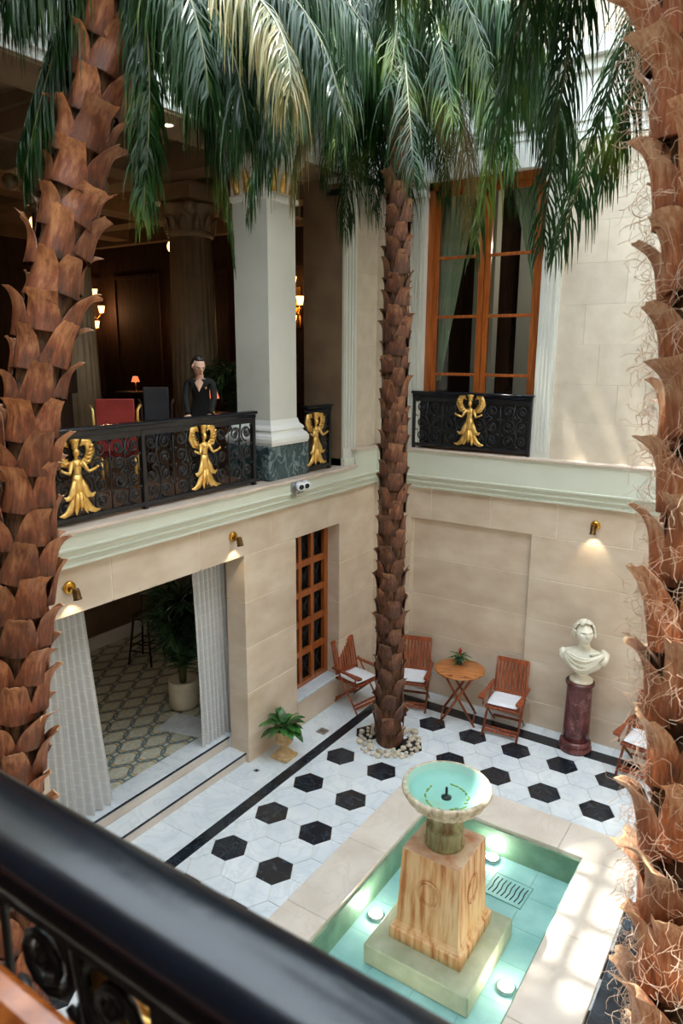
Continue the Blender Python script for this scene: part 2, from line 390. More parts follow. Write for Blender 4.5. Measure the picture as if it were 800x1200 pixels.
def lamp(name, kind, loc, energy, col=(1, .7, .4), size=.05, parent=None, rot=None, spot=None):
    l = bpy.data.lights.new(name, kind); l.energy = energy; l.color = col
    if kind in ('POINT', 'SPOT'): l.shadow_soft_size = size
    if spot: l.spot_size = spot; l.spot_blend = .6
    o = bpy.data.objects.new(name, l); COL.objects.link(o); o.location = loc
    if rot: o.rotation_euler = rot
    if parent: o.parent = parent
    return o

# ================================================================== SETTING
TZ = 3.5            # terrace level
RX = 6.26           # right wall
FY = -8.62          # front wall of the storey the photograph is taken from
# ---- floor
floor = struct('floor', None)
bx('sky_leak_slab', M['joint'], -9.2, 8.4, -12.3, 3.6, -.62, -.42, floor)  # unseen slab, added to stop sky light leaking in from below
PX0, PX1, PY0, PY1 = 2.27, 3.95, -5.42, -2.38      # pool opening
OX0, OX1, OY0, OY1 = 1.82, 4.46, -5.92, -1.88      # outer edge of the coping
m = MB()
m.box(-0.06, PX0 - .02, FY, 0.1, -.4, -.012); m.box(PX1 + .02, RX, FY, 0.1, -.4, -.012)
m.box(PX0 - .02, PX1 + .02, PY1 + .02, 0.1, -.4, -.012); m.box(PX0 - .02, PX1 + .02, FY, PY0 - .02, -.4, -.012)
m.build('mortar_bed', M['joint'], floor)
R_HEX = .2
def clip_poly(p, ax, val, keep_less):
    out = []
    for i in range(len(p)):
        a, b = p[i], p[(i + 1) % len(p)]
        ia = (a[ax] <= val) == keep_less; ib = (b[ax] <= val) == keep_less
        if ia: out.append(a)
        if ia != ib:
            t = (val - a[ax]) / (b[ax] - a[ax]); out.append((a[0] + t * (b[0] - a[0]), a[1] + t * (b[1] - a[1])))
    return out
FX0, FX1, FY0, FY1 = .605, 5.65, -7.9, -.415
DARKX = 4.475
for k in range(-2, 26):
    for j in range(-9, 16):
        cx = .852 + 1.5 * R_HEX * (k - 2); cy = -1.452 - math.sqrt(3) * R_HEX * (j + (.5 if k % 2 else 0))
        black = (k % 2 == 0) and (j % 2 == 0)
        if OX0 + .22 < cx < OX1 - .22 and OY0 + .22 < cy < OY1 - .22: continue
        if cy < -6.6: continue
        g = R_HEX - .0035
        p = [(cx + g * math.cos(PI / 3 * q), cy + g * math.sin(PI / 3 * q)) for q in range(6)]
        for ax, val, kl in ((0, FX0, False), (0, FX1, True), (1, FY0, False), (1, FY1, True)):
            if p: p = clip_poly(p, ax, val, kl)
        if len(p) < 3: continue
        if cx > OX1 - .25 and cy < -2.75: p = clip_poly(p, 0, DARKX, True)
        if len(p) < 3: continue
        ar = abs(sum(p[i][0] * p[(i + 1) % len(p)][1] - p[(i + 1) % len(p)][0] * p[i][1] for i in range(len(p)))) / 2
        if ar < .002: continue
        if (Vector(p[0]) - Vector(p[1])).length < 1e-5: continue
        mb = MB(); mb.prism(p, 2, -.012, random.uniform(-.0008, .0006))
        mb.build('hex_tile', M['blackmarble' if black else 'marble'], floor, 'black hexagonal marble tile' if black else None)
# border: black strips and white slabs
bx('black_strip', M['blackmarble'], .46, .602, -8.2, -.412, -.012, .001, floor)
bx('black_strip', M['blackmarble'], .46, 5.80, -.409, -.2, -.012, .001, floor)
bx('black_strip', M['blackmarble'], 5.655, 5.80, -8.2, -.412, -.012, .001, floor)
bx('black_band', M['blackmarble'], DARKX + .004, 4.98, -6.6, -2.78, -.012, .001, floor)
ys = [-8.2, -7.2, -6.25, -5.3, -4.32, -3.36, -2.4, -1.35, -.2]
for a, b in zip(ys, ys[1:]): bx('border_slab', M['marble'], -.06, .457, a + .002, b - .002, -.012, 0, floor)
xs = [-.06, .9, 1.85, 2.8, 3.72, 4.65, 5.6, RX]
for a, b in zip(xs, xs[1:]): bx('border_slab', M['marble'], a + .002, b - .002, -.197, 0.09, -.012, 0, floor)
for a, b in zip(ys[:-1], ys[1:]): bx('border_slab', M['marble'], 5.803, RX, a + .002, min(b, -.2) - .002, -.012, 0, floor)

# ---- stone walls built of blocks
def block(parent, x0, x1, y0, y1, z0, z1, m='stone', name='stone_block', g=.004, ch=.005):
    """block with chamfered edges; joints open on its visible face"""
    dx = abs(x1 - x0); dy = abs(y1 - y0)
    if dx > dy: x0 += g; x1 -= g
    else: y0 += g; y1 -= g
    if dx == dy: pass
    return bx(name, M[m], x0, x1, y0, y1, z0 + g, z1 - g, parent, ch)
CZ = [0, .36, .94, 1.53, 2.11, 2.69]
wl_ = struct('wall_left', None)
T = .30  # wall thickness at the openings
m = MB()
m.box(-T + .01, -.005, -1.93 + .01, -.93 - .01, 0, .40); m.box(-T + .02, -.0055, -1.92, -.94, 2.7, 3.16)
m.box(-T + .02, -.005, -2.92, -1.94, 0, 3.16); m.box(-T + .02, -.005, -.92, .2, 0, 3.16); m.box(-T + .02, -.005, -8.6, -5.63, 0, 3.16)
m.box(-T + .02, -.005, -5.62, -2.92, 2.71, 3.16)
m.build('mortar_core', M['joint'], wl_)
for z0, z1 in zip(CZ, CZ[1:]):
    for y0, y1 in ((-2.93, -1.925), (-.93, 0.0), (-6.6, -5.62), (-7.6, -6.6), (-8.6, -7.6)):
        block(wl_, -T, 0, y0, y1, z0, z1)
yj = [-8.6, -7.2, -6.0, -4.8, -3.63, -2.42, -1.2, 0]
for a, b in zip(yj, yj[1:]): block(wl_, -T, 0, a, b, 2.69, 3.18)
block(wl_, -T, 0, -1.93, -.93, 0, .385)
bx('window_sill', M['marble'], -T, .012, -1.925, -.935, .385, .425, wl_, .006)
# back wall, lower
wb = struct('wall_back', None)
m = MB(); m.box(-.3, RX, .080, .3, 0, 3.16); m.box(-.3, .62, .005, .1, 0, 3.16); m.box(2.43, RX, .005, .1, 0, 3.16); m.box(.6, 2.45, .005, .1, 2.70, 3.16)
m.build('mortar_core', M['joint'], wb)
for z0, z1 in zip(CZ, CZ[1:]):
    block(wb, 0.0, .64, 0, .12, z0, z1)
    for a, b in ((2.42, 4.30), (4.30, RX)): block(wb, a, b, 0, .12, z0, z1)
for z0, z1 in zip([0, .56, 1.12, 1.76, 2.2, 2.69], [.56, 1.12, 1.76, 2.2, 2.69]): pass
for z0, z1 in zip(CZ, CZ[1:]): block(wb, .645, 2.415, .075, .14, z0, z1)
xj = [0, .95, 1.84, 2.75, 3.68, 4.6, 5.5, RX]
for a, b in zip(xj, xj[1:]): block(wb, a, b, 0, .12, 2.69, 3.18)

# ---- cornice with shelf on both walls
def cornice(name, L0, L1, axis, top, parent=None):
    prof = [(-.02, 3.16), (.075, 3.16), (.075, 3.182), (.055, 3.186), (.06, 3.215), (.078, 3.235), (.092, 3.24), (.092, 3.252), (.074, 3.258), (.078, 3.29), (.095, 3.318), (.118, 3.322), (.118, 3.340), (.098, 3.344), (.098, top - .07), (.106, top - .066), (.112, top - .035), (-.02, top - .035)]
    m = MB()
    if axis == 1: m.prism([(p, z) for p, z in prof], 1, L0, L1)           # runs along y on the left wall (x outwards)
    else: m.prism([(-p, z) for p, z in prof], 0, L0, L1)                   # runs along x on the back wall (y outwards)
    return m
tr1 = struct('trim_1', None)
cornice('c', -8.6, -.66, 1, TZ).build('moulding', M['cornice'], tr1)
cornice('c', -.66, .02, 1, 3.72).build('moulding', M['cornice'], tr1)
bx('shelf_slab', M['shelf'], -.14, .135, -8.6, -.66, TZ - .034, TZ, tr1, .006); bx('shelf_core', M['joint'], -.31, -.14, -8.6, -.66, 3.17, TZ - .004, tr1)
bx('shelf_slab', M['shelf'], -.3, .135, -.70, -.005, 3.686, 3.72, tr1, .006)
bx('pilaster_plinth', M['cornice'], -.3, .06, -.9, -.64, TZ, 3.60, tr1)
tr2 = struct('trim_2', None)
cornice('c', .10, RX, 0, 3.72).build('moulding', M['cornice'], tr2)
bx('shelf_slab', M['shelf'], .0, RX, -.135, .14, 3.686, 3.72, tr2, .006)

# ---- upper walls
UTOP = 7.42
def courses(z0, z1, h):
    z = z0; out = []
    while z < z1 - .05: out.append((z, min(z + h, z1))); z += h
    return out
m = MB(); m.box(2.5, RX, .015, .3, 3.72, UTOP); m.box(-.3, .6, .015, .3, 3.72, UTOP); m.build('upper_core', M['joint'], wb)
for i, (a, b) in enumerate(courses(3.72, UTOP, .47)):
    off = [0, .45, .2][i % 3]
    xs = [2.56] + [x for x in [2.9 + off + 1.15 * q for q in range(4)] if 2.75 < x < RX - .2] + [RX]
    for x0, x1 in zip(xs, xs[1:]): block(wb, x0, x1, 0, .1, a, b, 'ustone', g=.0006, ch=.001)
    block(wb, 0, .50, 0, .1, a, b, 'ustone', g=.0006, ch=.001)
    for y0, y1 in ((-.58, 0),): block(wl_, -.2, 0, y0, y1, a, b, 'ustone', g=.0006, ch=.001)
bx('upper_core', M['joint'], -.4, -.012, -.6, .3, 3.72, UTOP, wl_)
# pilasters and architraves (white)
tr3 = struct('trim_3', None)   # left pilaster near the corner
m = MB(); m.box(-.25, .03, -.885, -.575, 3.60, 7.2)
for k in range(4): m.box(.03, .042, -.865 + k * .072, -.82 + k * .072, 3.75, 6.95)
m.box(-.25, .055, -.90, -.56, 6.98, 7.06); m.box(-.25, .07, -.92, -.54, 7.12, 7.2)
m.build('pilaster', M['greywhite'], tr3)
tr4 = struct('trim_4', None)   # window architraves on the back wall
for xa, xb in ((.50, .735), (2.345, 2.585)):
    m = MB(); m.box(xa, xb, -.03, .2, 3.72, 7.24)
    n = 4; wdt = (xb - xa - .05) / n
    for k in range(n): m.box(xa + .03 + k * wdt, xa + .03 + (k + .62) * wdt, -.042, -.03, 3.8, 7.0)
    m.box(xa - .01, xb + .01, -.06, .1, 7.02, 7.08)
    m.build('pilaster', M['greywhite'], tr4)
bx('lintel', M['white'], .48, 2.6, -.05, .2, 7.2, 7.44, tr4)
# entablature around the courtyard
def entab(name, side):
    t = struct(name, None)
    segs = [(7.22, 7.30, .00), (7.30, 7.40, .02), (7.40, 7.47, .04), (7.47, 7.9, .03), (7.9, 8.02, .10), (8.02, 8.2, .20)]
    for z0, z1, o in segs:
        if side == 'left': bx('fascia', M['white'], -.6, o, -8.6, .0, z0, z1, t)
        elif side == 'back': bx('fascia', M['white'], 0, RX, -o - .0, .3, z0 + .22, z1 + .22, t)
    return t
entab('trim_5', 'left'); entab('trim_6', 'back')
# attic walls up to the glass roof
bx('attic', M['ustone'], -.6, -.02, -8.7, .3, 8.2, 9.2, wl_)
bx('attic', M['ustone'], -.02, RX + .3, .02, .3, 8.42, 9.2, wb)
# right and front walls (outside the photograph)
wr = struct('wall_right', None)
for z0, z1 in zip(CZ, CZ[1:]):
    for a, b in zip([-8.6, -6.5, -4.4, -2.2, 0], [-6.5, -4.4, -2.2, 0]): block(wr, RX, RX + .25, a, b, z0, z1)
bx('upper_wall', M['ustone'], RX + .005, RX + .3, -8.6, .1, 2.69, 9.2, wr)
wf = struct('wall_front', None)
bx('lower_wall', M['stone'], 0, RX, FY - .3, FY + .35, 0, TZ - .02, wf)
bx('upper_wall', M['ustone'], -.3, 3.3, FY - .3, FY - .05, TZ, 9.2, wf)
bx('upper_wall', M['ustone'], 3.3, RX + .3, FY - .3, FY - .05, 7.2, 9.2, wf)
# glass roof: steel bars
roof = struct('ceiling', None)
bx('roof_slab', M['ceil'], -9, -.3, -9, 2.6, 9.2, 9.4, roof)
bx('roof_slab', M['ceil'], -.3, RX + 1, .3, 2.6, 9.2, 9.4, roof)
bx('roof_slab', M['ceil'], -.3, RX + 1, -12, FY - .1, 9.2, 9.4, roof)
k = 0
x = -.1
while x < RX + .3:
    bx('glazing_bar', M['greywhite'], x - .06, x + .06, FY, .3, 9.25, 9.37, roof); x += .47
y = FY + .2
while y < .3:
    bx('glazing_bar', M['greywhite'], -.3, RX + .3, y - .07, y + .07, 9.27, 9.36, roof); y += .62

# ---- terrace storey on the left: lounge behind the balcony
fl2 = struct('floor_lounge', None)
bx('slab', M['darkwall'], -9, -.31, -9, 2.5, 3.2, TZ - .002, fl2)
bx('carpet', mat('patterned_carpet', srgb(70, 44, 34), srgb(112, 82, 56), 30, rough=.9), -8.9, -.145, -8.9, 2.2, TZ - .002, TZ + .006, fl2)
wlg = struct('wall_lounge', None)
bx('panelling', M['darkwood'], -9.1, -8.9, -9, 2.5, TZ, 7.9, wlg)
bx('panelling', M['darkwood'], -9, -.6, 2.3, 2.5, TZ, 7.9, wlg)
bx('panelling', M['darkwood'], -9, -.3, -9.1, -8.9, 3.2, 9.2, wlg)
# panel mouldings and a dark doorway on the far walls
for y0 in (-6.5, -4.6, -2.7, -.8, 1.0):
    m = MB()
    for a, b, c, d in ((y0, y0 + 1.4, 4.0, 4.08), (y0, y0 + 1.4, 6.6, 6.68), (y0, y0 + .08, 4.08, 6.6), (y0 + 1.32, y0 + 1.4, 4.08, 6.6)): m.box(-8.9, -8.86, a, b, c, d)
    m.build('panel_moulding', M['darkwood'], wlg)
for x0 in (-8.4, -6.4, -4.4, -2.4):
    m = MB()
    for a, b, c, d in ((x0, x0 + 1.5, 4.0, 4.08), (x0, x0 + 1.5, 6.6, 6.68), (x0, x0 + .08, 4.08, 6.6), (x0 + 1.42, x0 + 1.5, 4.08, 6.6)): m.box(a, b, 2.26, 2.3, c, d)
    m.build('panel_moulding', M['darkwood'], wlg)
bx('cornice_band', M['ceil'], -8.9, -.6, 2.1, 2.3, 7.3, 7.6, wlg); bx('cornice_band', M['ceil'], -8.9, -8.7, -8.8, 2.1, 7.3, 7.6, wlg)
bx('jamb_wall', M['ceil'], -.62, .0, -.9, -.60, TZ, 7.22, wlg)
bx('jamb_wall', M['darkwood'], -.62, -.3, -.60, .6, TZ, 7.22, wlg)
bx('jamb_wall', M['darkwood'], -.62, -.3, .6, 2.3, TZ, 7.22, wlg)
cl = struct('ceiling_lounge', None)
bx('plaster', M['ceil'], -9, -.6, -9, 2.5, 7.75, 7.9, cl)
bx('soffit', M['ceil'], -.62, -.02, -8.6, -.9, 7.19, 7.22, cl)
for i, y in enumerate((-8.2, -5.9, -3.6, -1.3, 1.0)): 
    m = MB(); m.box(-9, -.6, y - .22, y + .22, 7.4, 7.75); m.box(-9, -.6, y - .30, y + .30, 7.62, 7.75); m.build('ceiling_beam', M['ceil'], cl)
for x in (-.85, -3.0, -5.4, -7.8):
    m = MB(); m.box(x - .24, x + .24, -9, 2.5, 7.38, 7.75); m.box(x - .33, x + .33, -9, 2.5, 7.60, 7.75); m.build('ceiling_beam', M['ceil'], cl)

# ---- raised room on the ground floor, seen through the doorway
RF = .26
fg = struct('floor_room', None)
bx('step_riser', M['coping'], -.335, -.06 + .0, -5.62, -2.927, 0, .105, fg)
bx('step_slab', M['marble'], -.33, -.045, -5.62, -2.927, .105, .125, fg); bx('step_edge', M['blackmarble'], -.058, -.040, -5.62, -2.927, .112, .127, fg)
bx('step_riser', M['coping'], -.64, -.34, -5.62, -2.66, 0, .235, fg); bx('threshold_slab', M['marble'], -.63, -.305, -2.925, -2.66, .0, RF, fg)
yy = [-5.62, -4.7, -3.8, -2.927]
for a, b in zip(yy, yy[1:]): bx('threshold_slab', M['marble'], -.63, -.325, a + .002, b - .002, .235, RF, fg)
bx('step_edge', M['blackmarble'], -.34, -.320, -5.62, -2.927, .246, RF + .002, fg)
bx('mosaic_carpet', M['mosaic'], -4.6, -.632, -8.4, 2.0, .1, RF - .002, fg)
wg = struct('wall_room', None)
RW = M['darkwall']
bx('plaster', RW, -4.75, -4.6, -8.5, 2.1, 0, 3.2, wg); bx('plaster', RW, -4.7, -T, 2.0, 2.15, 0, 3.2, wg); bx('plaster', RW, -4.7, -T, -8.6, -8.4, 0, 3.2, wg)
bx('plaster', RW, -4.6, -4.0, -2.3, 2.0, RF, 3.1, wg)
bx('plaster', RW, -.9, -T - .005, -2.66, -1.93, 0, 3.1, wg); bx('plaster', RW, -.5, -T - .005, -.92, 2.0, 0, 3.1, wg)
bx('plaster', RW, -.9, -T - .005, -8.4, -5.64, 0, 3.1, wg)
bx('baseboard', M['white'], -4.0, -3.965, -2.3, 2.0, RF, RF + .22, wg); bx('baseboard', M['white'], -4.6, -4.565, -8.4, -2.3, RF, RF + .22, wg)
bx('baseboard', M['white'], -4.6, -3.965, -2.335, -2.3, RF, RF + .22, wg)
cr = struct('ceiling_room', None); bx('plaster', M['darkwall'], -4.7, -.31, -8.5, 2.1, 2.95, 3.2, cr)
for yy in (-5, -3, -1): lamp('room_light', 'POINT', (-2.3, yy, 2.6), 5, (1, .8, .6), .1)
# ---- room behind the photographer
fp = struct('floor_front', None); bx('slab', M['darkwood'], 2.5, 8, -12, FY - .05, TZ - .3, TZ, fp)
wp = struct('wall_front_room', None); bx('plaster', M['darkwall'], 2.3, 2.5, -12, FY - .3, TZ, 7.4, wp); bx('plaster', M['darkwall'], 8, 8.2, -12, FY - .3, TZ, 7.4, wp)
bx('plaster', M['darkwall'], 2.3, 8.2, -12.2, -12, TZ, 7.4, wp)
cp = struct('ceiling_front_room', None); bx('plaster', M['ceil'], 2.3, 8.2, -12.2, FY - .3, 7.4, 7.5, cp)

# ================================================================== THINGS
# ---- pillar on the balcony
p = thing('pillar', 'square off-white pillar on a dark green marble plinth between the balcony railings', 'pillar', (-.34, -2.05, TZ))
m = MB(); m.box(-.30, .34, -.39, .41, 0, .42, ch=.012); m.build('plinth', M['greenmarble'], p, 'dark green veined marble plinth')
m = MB()
def sq(m, prof):  # stacked square mouldings
    P = []
    for r, z in prof: P.append([(-r, -r * 1.0 , z), (r, -r, z), (r, r, z), (-r, r, z)])
    m.grid([[V(q) for q in row] for row in P], False, closed=True)
sq(m, [(.36, .42), (.372, .46), (.372, .50), (.35, .54), (.325, .56), (.315, .585), (.33, .60), (.32, .625), (.285, .66), (.268, .72)])
for v in range(len(m.v)): m.v[v] = (m.v[v][0] + .0, m.v[v][1] + 0.0, m.v[v][2])
m.build('base_moulding', M['white'], p)
bx('shaft', M['greywhite'], -.262, .262, -.262, .262, .70, 3.28, p, .004)
m = MB(); sq(m, [(.262, 3.2), (.29, 3.22), (.29, 3.26), (.27, 3.28), (.27, 3.5), (.32, 3.62), (.34, 3.64), (.34, 3.72)]); m.build('capital', M['white'], p)
m = MB()
for q in range(4):
    mx = Matrix.Rotation(q * PI / 2, 4, 'Z')
    for k in (-.16, 0, .16):
        m.tube([(k, .272, 3.3), (k * 1.1, .30, 3.42), (k * 1.15, .34, 3.5), (k * 1.15, .33, 3.53)], [.05, .04, .025, .008], 6, mx)
    m.ball((.25, .27, 3.56), .05, 8, 6, mx)
m.build('gilded_leaves', M['gold'], p, 'gilded acanthus leaves')

# ---- wrought-iron balustrades
def spiral(cx, cz, r, a0, turns, sgn=1, n=22):
    return [(cx + r * (1 - .82 * t / n) * math.cos(a0 + sgn * 2 * PI * turns * t / n), 0, cz + r * (1 - .82 * t / n) * math.sin(a0 + sgn * 2 * PI * turns * t / n)) for t in range(n + 1)]
def scroll_bay(m, x0, x1, z0, z1):
    """rows of paired volutes joined by S-curves filling one bay (in the xz plane)"""
    w_ = x1 - x0; h = z1 - z0; nr = max(2, round(h / (w_ / 2))); hr = h / nr; r = min(w_ / 4, hr / 2) * 1.0; cm = (x0 + x1) / 2
    for k in range(nr):
        cz = z0 + hr * (k + .5); sz = 1 if k % 2 else -1
        for sx in (-1, 1):
            cx = cm + sx * w_ / 4
            m.tube(spiral(cx, cz, r * .98, PI / 2 * sz, 1.5, sx * sz, 16), .010, 5)
            m.tube(spiral(cx, cz, r * .55, -PI / 2 * sz, .9, -sx * sz, 9), .009, 5)
            m.ball((cx, 0, cz), .018, 6, 4)
            m.tube([(cx + sx * r * .6, 0, cz + r * .8), (cx + sx * r * .95, 0, cz + r), (cx + sx * r * 1.05, 0, cz + r * .5)], [.006, .013, .004], 5)
            m.tube([(cx - sx * r * .6, 0, cz - r * .8), (cx - sx * r * .95, 0, cz - r), (cx - sx * r * 1.05, 0, cz - r * .5)], [.006, .013, .004], 5)
    m.tube([(cm, 0, z0), (cm + .03, 0, z0 + h * .3), (cm - .03, 0, z0 + h * .7), (cm, 0, z1)], .012, 5)
    m.tube([(x0 - .015, 0, z0), (x0 - .015, 0, z1)], .007, 5)
def figure():
    """gilded winged female figure with a basket on her head and a two-tiered leafy skirt; 0.66 m high, facing -y"""
    m = MB()
    # skirt
    m.tube([(0, 0, .36), (0, 0, .30), (0, 0, .22), (0, -.005, .14)], [.045, .058, .07, .05], 10, flat=.6, up=(0, 1, 0))
    for s in (-1, 1):
        m.tube([(s * .03, -.01, .30), (s * .06, -.02, .22), (s * .09, -.02, .165), (s * .135, -.02, .15), (s * .165, -.03, .175)], [.03, .04, .034, .02, .006], 8, flat=.5, up=(0, 1, 0))
        m.tube([(s * .03, 0, .2), (s * .065, -.01, .1), (s * .11, -.01, .035), (s * .165, -.01, .005), (s * .215, -.02, .012)], [.03, .042, .036, .022, .006], 8, flat=.45, up=(0, 1, 0))
        m.tube([(s * .012, -.02, .22), (s * .03, -.03, .12), (s * .05, -.03, .04), (s * .06, -.04, .0)], [.02, .03, .022, .005], 8, flat=.5, up=(0, 1, 0))
        # wings
        pts = [(s * .03, .01, .46), (s * .06, .01, .44), (s * .125, .01, .47), (s * .165, .01, .545), (s * .145, .01, .625), (s * .09, .01, .635), (s * .062, .01, .60)]
        m.tube(pts, [.012, .028, .045, .05, .042, .028, .008], 9, flat=.35, up=(0, 1, 0))
        for t in range(5):
            a = pts[2 + t % 3]
            m.tube([(s * (.07 + .018 * t), -.012, .47 + .028 * t), (s * (.12 + .012 * t), -.018, .46 + .035 * t), (s * (.165 + .006 * t), -.012, .50 + .026 * t)], [.006, .012, .004], 5)
        # arms
        m.tube([(s * .05, -.01, .47), (s * .085, -.03, .40), (s * .10, -.04, .375), (s * .145, -.05, .39), (s * .18, -.055, .405)], [.02, .018, .015, .013, .01], 7)
        m.ball((s * .185, -.055, .41), .014, 6, 5)
        m.ball((s * .022, -.035, .445), .018, 7, 5)
    m.tube([(0, -.03, .2), (0, -.035, .1), (0, -.03, .03)], [.02, .028, .006], 7)
    # torso, neck, head, basket
    m.tube([(0, 0, .34), (0, -.01, .385), (0, -.01, .43), (0, -.005, .475), (0, 0, .49)], [.045, .036, .046, .052, .02], 10, flat=.6, up=(0, 1, 0))
    m.tube([(0, 0, .48), (0, -.005, .53)], [.016, .015], 7)
    m.ball((0, -.012, .548), (.028, .032, .036), 10, 8)
    m.lathe([(.022, .575), (.028, .59), (.03, .62), (.045, .655), (.046, .665), (.0, .667)], 12)
    return m.mesh('gold_figure')
FIG = figure(); FIG.materials.append(M['gold'])
def balustrade(name, label, length, figs, posts, loc, rz, h=.86, group=None):
    """runs along local +x, faces local -y"""
    t = thing(name, label, 'balustrade', loc, rz, group)
    m = MB(); m.box(-.02, length + .02, -.055, .055, h - .035, h, ch=.01); m.box(0, length, -.035, .035, h - .075, h - .035); m.build('top_rail', M['blackgloss'], t)
    bx('bottom_rail', M['iron'], 0, length, -.025, .025, .03, .075, t, .004)
    bx('lower_band', M['iron'], 0, length, -.02, .02, h - .135, h - .08, t)
    for x in posts: bx('post', M['iron'], x - .022, x + .022, -.028, .028, 0, h - .06, t, .004)
    xs = sorted(list(posts) + list(figs))
    m = MB()
    for a, b in zip(xs, xs[1:]):
        if b - a > .12:
            n = max(1, round((b - a) / .40))
            for q in range(n): scroll_bay(m, a + (b - a) * q / n + .02, a + (b - a) * (q + 1) / n - .02, .075, h - .13)
    m.build('scrollwork', M['iron'], t)
    for x in figs:
        o = link('gold_figure', FIG, t, 'gilded winged female figure'); o.location = (x, -.04, .10)
        bx('figure_bar', M['iron'], x - .015, x + .015, -.02, .01, .05, h - .1, t)
    return t
b1 = balustrade('balustrade', 'long black scrollwork balustrade with gold figures left of the pillar', 5.9, [.29, 1.87, 3.46, 5.04], [0.02, 1.08, 2.66, 4.24, 5.88], (-.05, -8.55, TZ), PI / 2)
b2 = balustrade('balustrade', 'short black balustrade with one gold figure right of the pillar', .53, [.16], [.51], (-.05, -1.635, TZ), PI / 2)
b3 = balustrade('balustrade', 'black iron balustrade with a gold figure below the tall wooden window', 1.70, [.87], [.02, 1.68], (.642, -.035, 3.72), 0, h=.79)
bx('backing_panel', M['iron'], .02, 1.68, .02, .034, .05, .74, b3)
b4 = balustrade('balustrade', 'near out-of-focus black glossy balustrade in the foreground', 2.9, [1.46], [.02, .7, 2.16, 2.88], (6.24, -8.47, TZ), PI, h=.86)
for c in kids(b4):
    if c.name.startswith('top_rail'): bpy.data.objects.remove(c)
m = MB()
m.grid([[V((x, .068 * math.copysign(abs(math.cos(a)) ** .8, math.cos(a)), .832 + .046 * math.copysign(abs(math.sin(a)) ** .85, math.sin(a)))) for a in [2 * PI * k / 28 for k in range(28)]] for x in (-.04, 1, 2, 2.92)], closed=True)
o = m.build('top_rail', M['blackgloss'], b4)
t = thing('window_rail', 'blurred orange wooden rail in the lower left corner', 'rail', (4.3, -8.64, 4.31))
bx('rail', M['wood'], -.9, 1.9, -.022, .022, 0, .05, t, .012); bx('rail_bracket', M['brass'], -.9, -.87, -.01, .01, -.81, 0, t); bx('rail_bracket', M['brass'], 1.87, 1.9, -.01, .01, -.81, 0, t)

# ---- tall window on the back wall
w1 = struct('window_1', None)
WY = .10
zs = [3.72, 4.74, 5.497, 6.254, 7.0, 7.16]
m = MB(); m.box(.735, .815, WY - .03, WY + .06, 3.72, 7.2); m.box(2.275, 2.345, WY - .03, WY + .06, 3.72, 7.2); m.box(.735, 2.345, WY - .03, WY + .06, 7.1, 7.2); m.box(.735, 2.345, WY - .03, WY + .06, 3.72, 3.80)
m.build('window_frame', M['wood'], w1)
for xa, xb in ((.818, 1.54), (1.55, 2.272)):
    s = MB(); s.box(xa, xa + .075, WY, WY + .045, 3.8, 7.1); s.box(xb - .075, xb, WY, WY + .045, 3.8, 7.1); s.box(xa, xb, WY, WY + .045, 7.02, 7.1); s.box(xa, xb, WY, WY + .045, 3.8, 3.92)
    sash = s.build('casement', M['wood'], w1)
    for z in (4.74, 5.497, 6.254): bx('muntin', M['wood'], xa + .07, xb - .07, WY + .005, WY + .04, z - .02, z + .02, sash, .004)
    for za, zb in zip([3.92, 4.74, 5.497, 6.254], [4.74, 5.497, 6.254, 7.02]): bx('pane', M['glass'], xa + .07, xb - .07, WY + .02, WY + .026, za + .005, zb - .005, sash)
def drape(name, pts_top, pts_bot, z1, z0, y, m, label=None, parent=None, folds=9, amp=.03, axis=0, uvw=1.0, curve=None, n=60, rows=14):
    P = []
    for i in range(rows + 1):
        t = i / rows; row = []
        a = pts_top[0] * (1 - t) + pts_bot[0] * t; b = pts_top[1] * (1 - t) + pts_bot[1] * t
        if curve:
            b = pts_top[1] + (pts_bot[1] - pts_top[1]) * t ** curve
        for k in range(n + 1):
            u = k / n; s = a + (b - a) * u
            o = amp * math.sin(u * folds * 2 * PI + .5 * math.sin(t * 3 + u * 9)) * (.75 + .35 * t)
            row.append(V((s, y + o, z1 + (z0 - z1) * t)) if axis == 0 else V((y + o, s, z1 + (z0 - z1) * t)))
        P.append(row)
    mb = MB(); mb.grid(P); me = mb.mesh(name); me.materials.append(m)
    uvl = me.uv_layers.new(name='UVMap'); w_ = n + 1
    for poly in me.polygons:
        for li in poly.loop_indices:
            vi = me.loops[li].vertex_index; uvl.data[li].uv = ((vi % w_) / n * uvw, (vi // w_) / rows)
    return link(name, me, parent, label)
dl = drape('curtain', (.78, 1.33), (.78, .90), 7.15, 4.65, .26, M['drape'], folds=7, amp=.025, curve=1.15)
tag(dl, 'pale green tied-back drape in the left half of the tall window', 'curtain')
dr = drape('curtain', (2.35, 1.75), (2.35, 2.24), 7.15, 5.4, .26, M['drape'], folds=6, amp=.025, curve=.8)
tag(dr, 'pale green drape edge at the right side of the tall window', 'curtain')
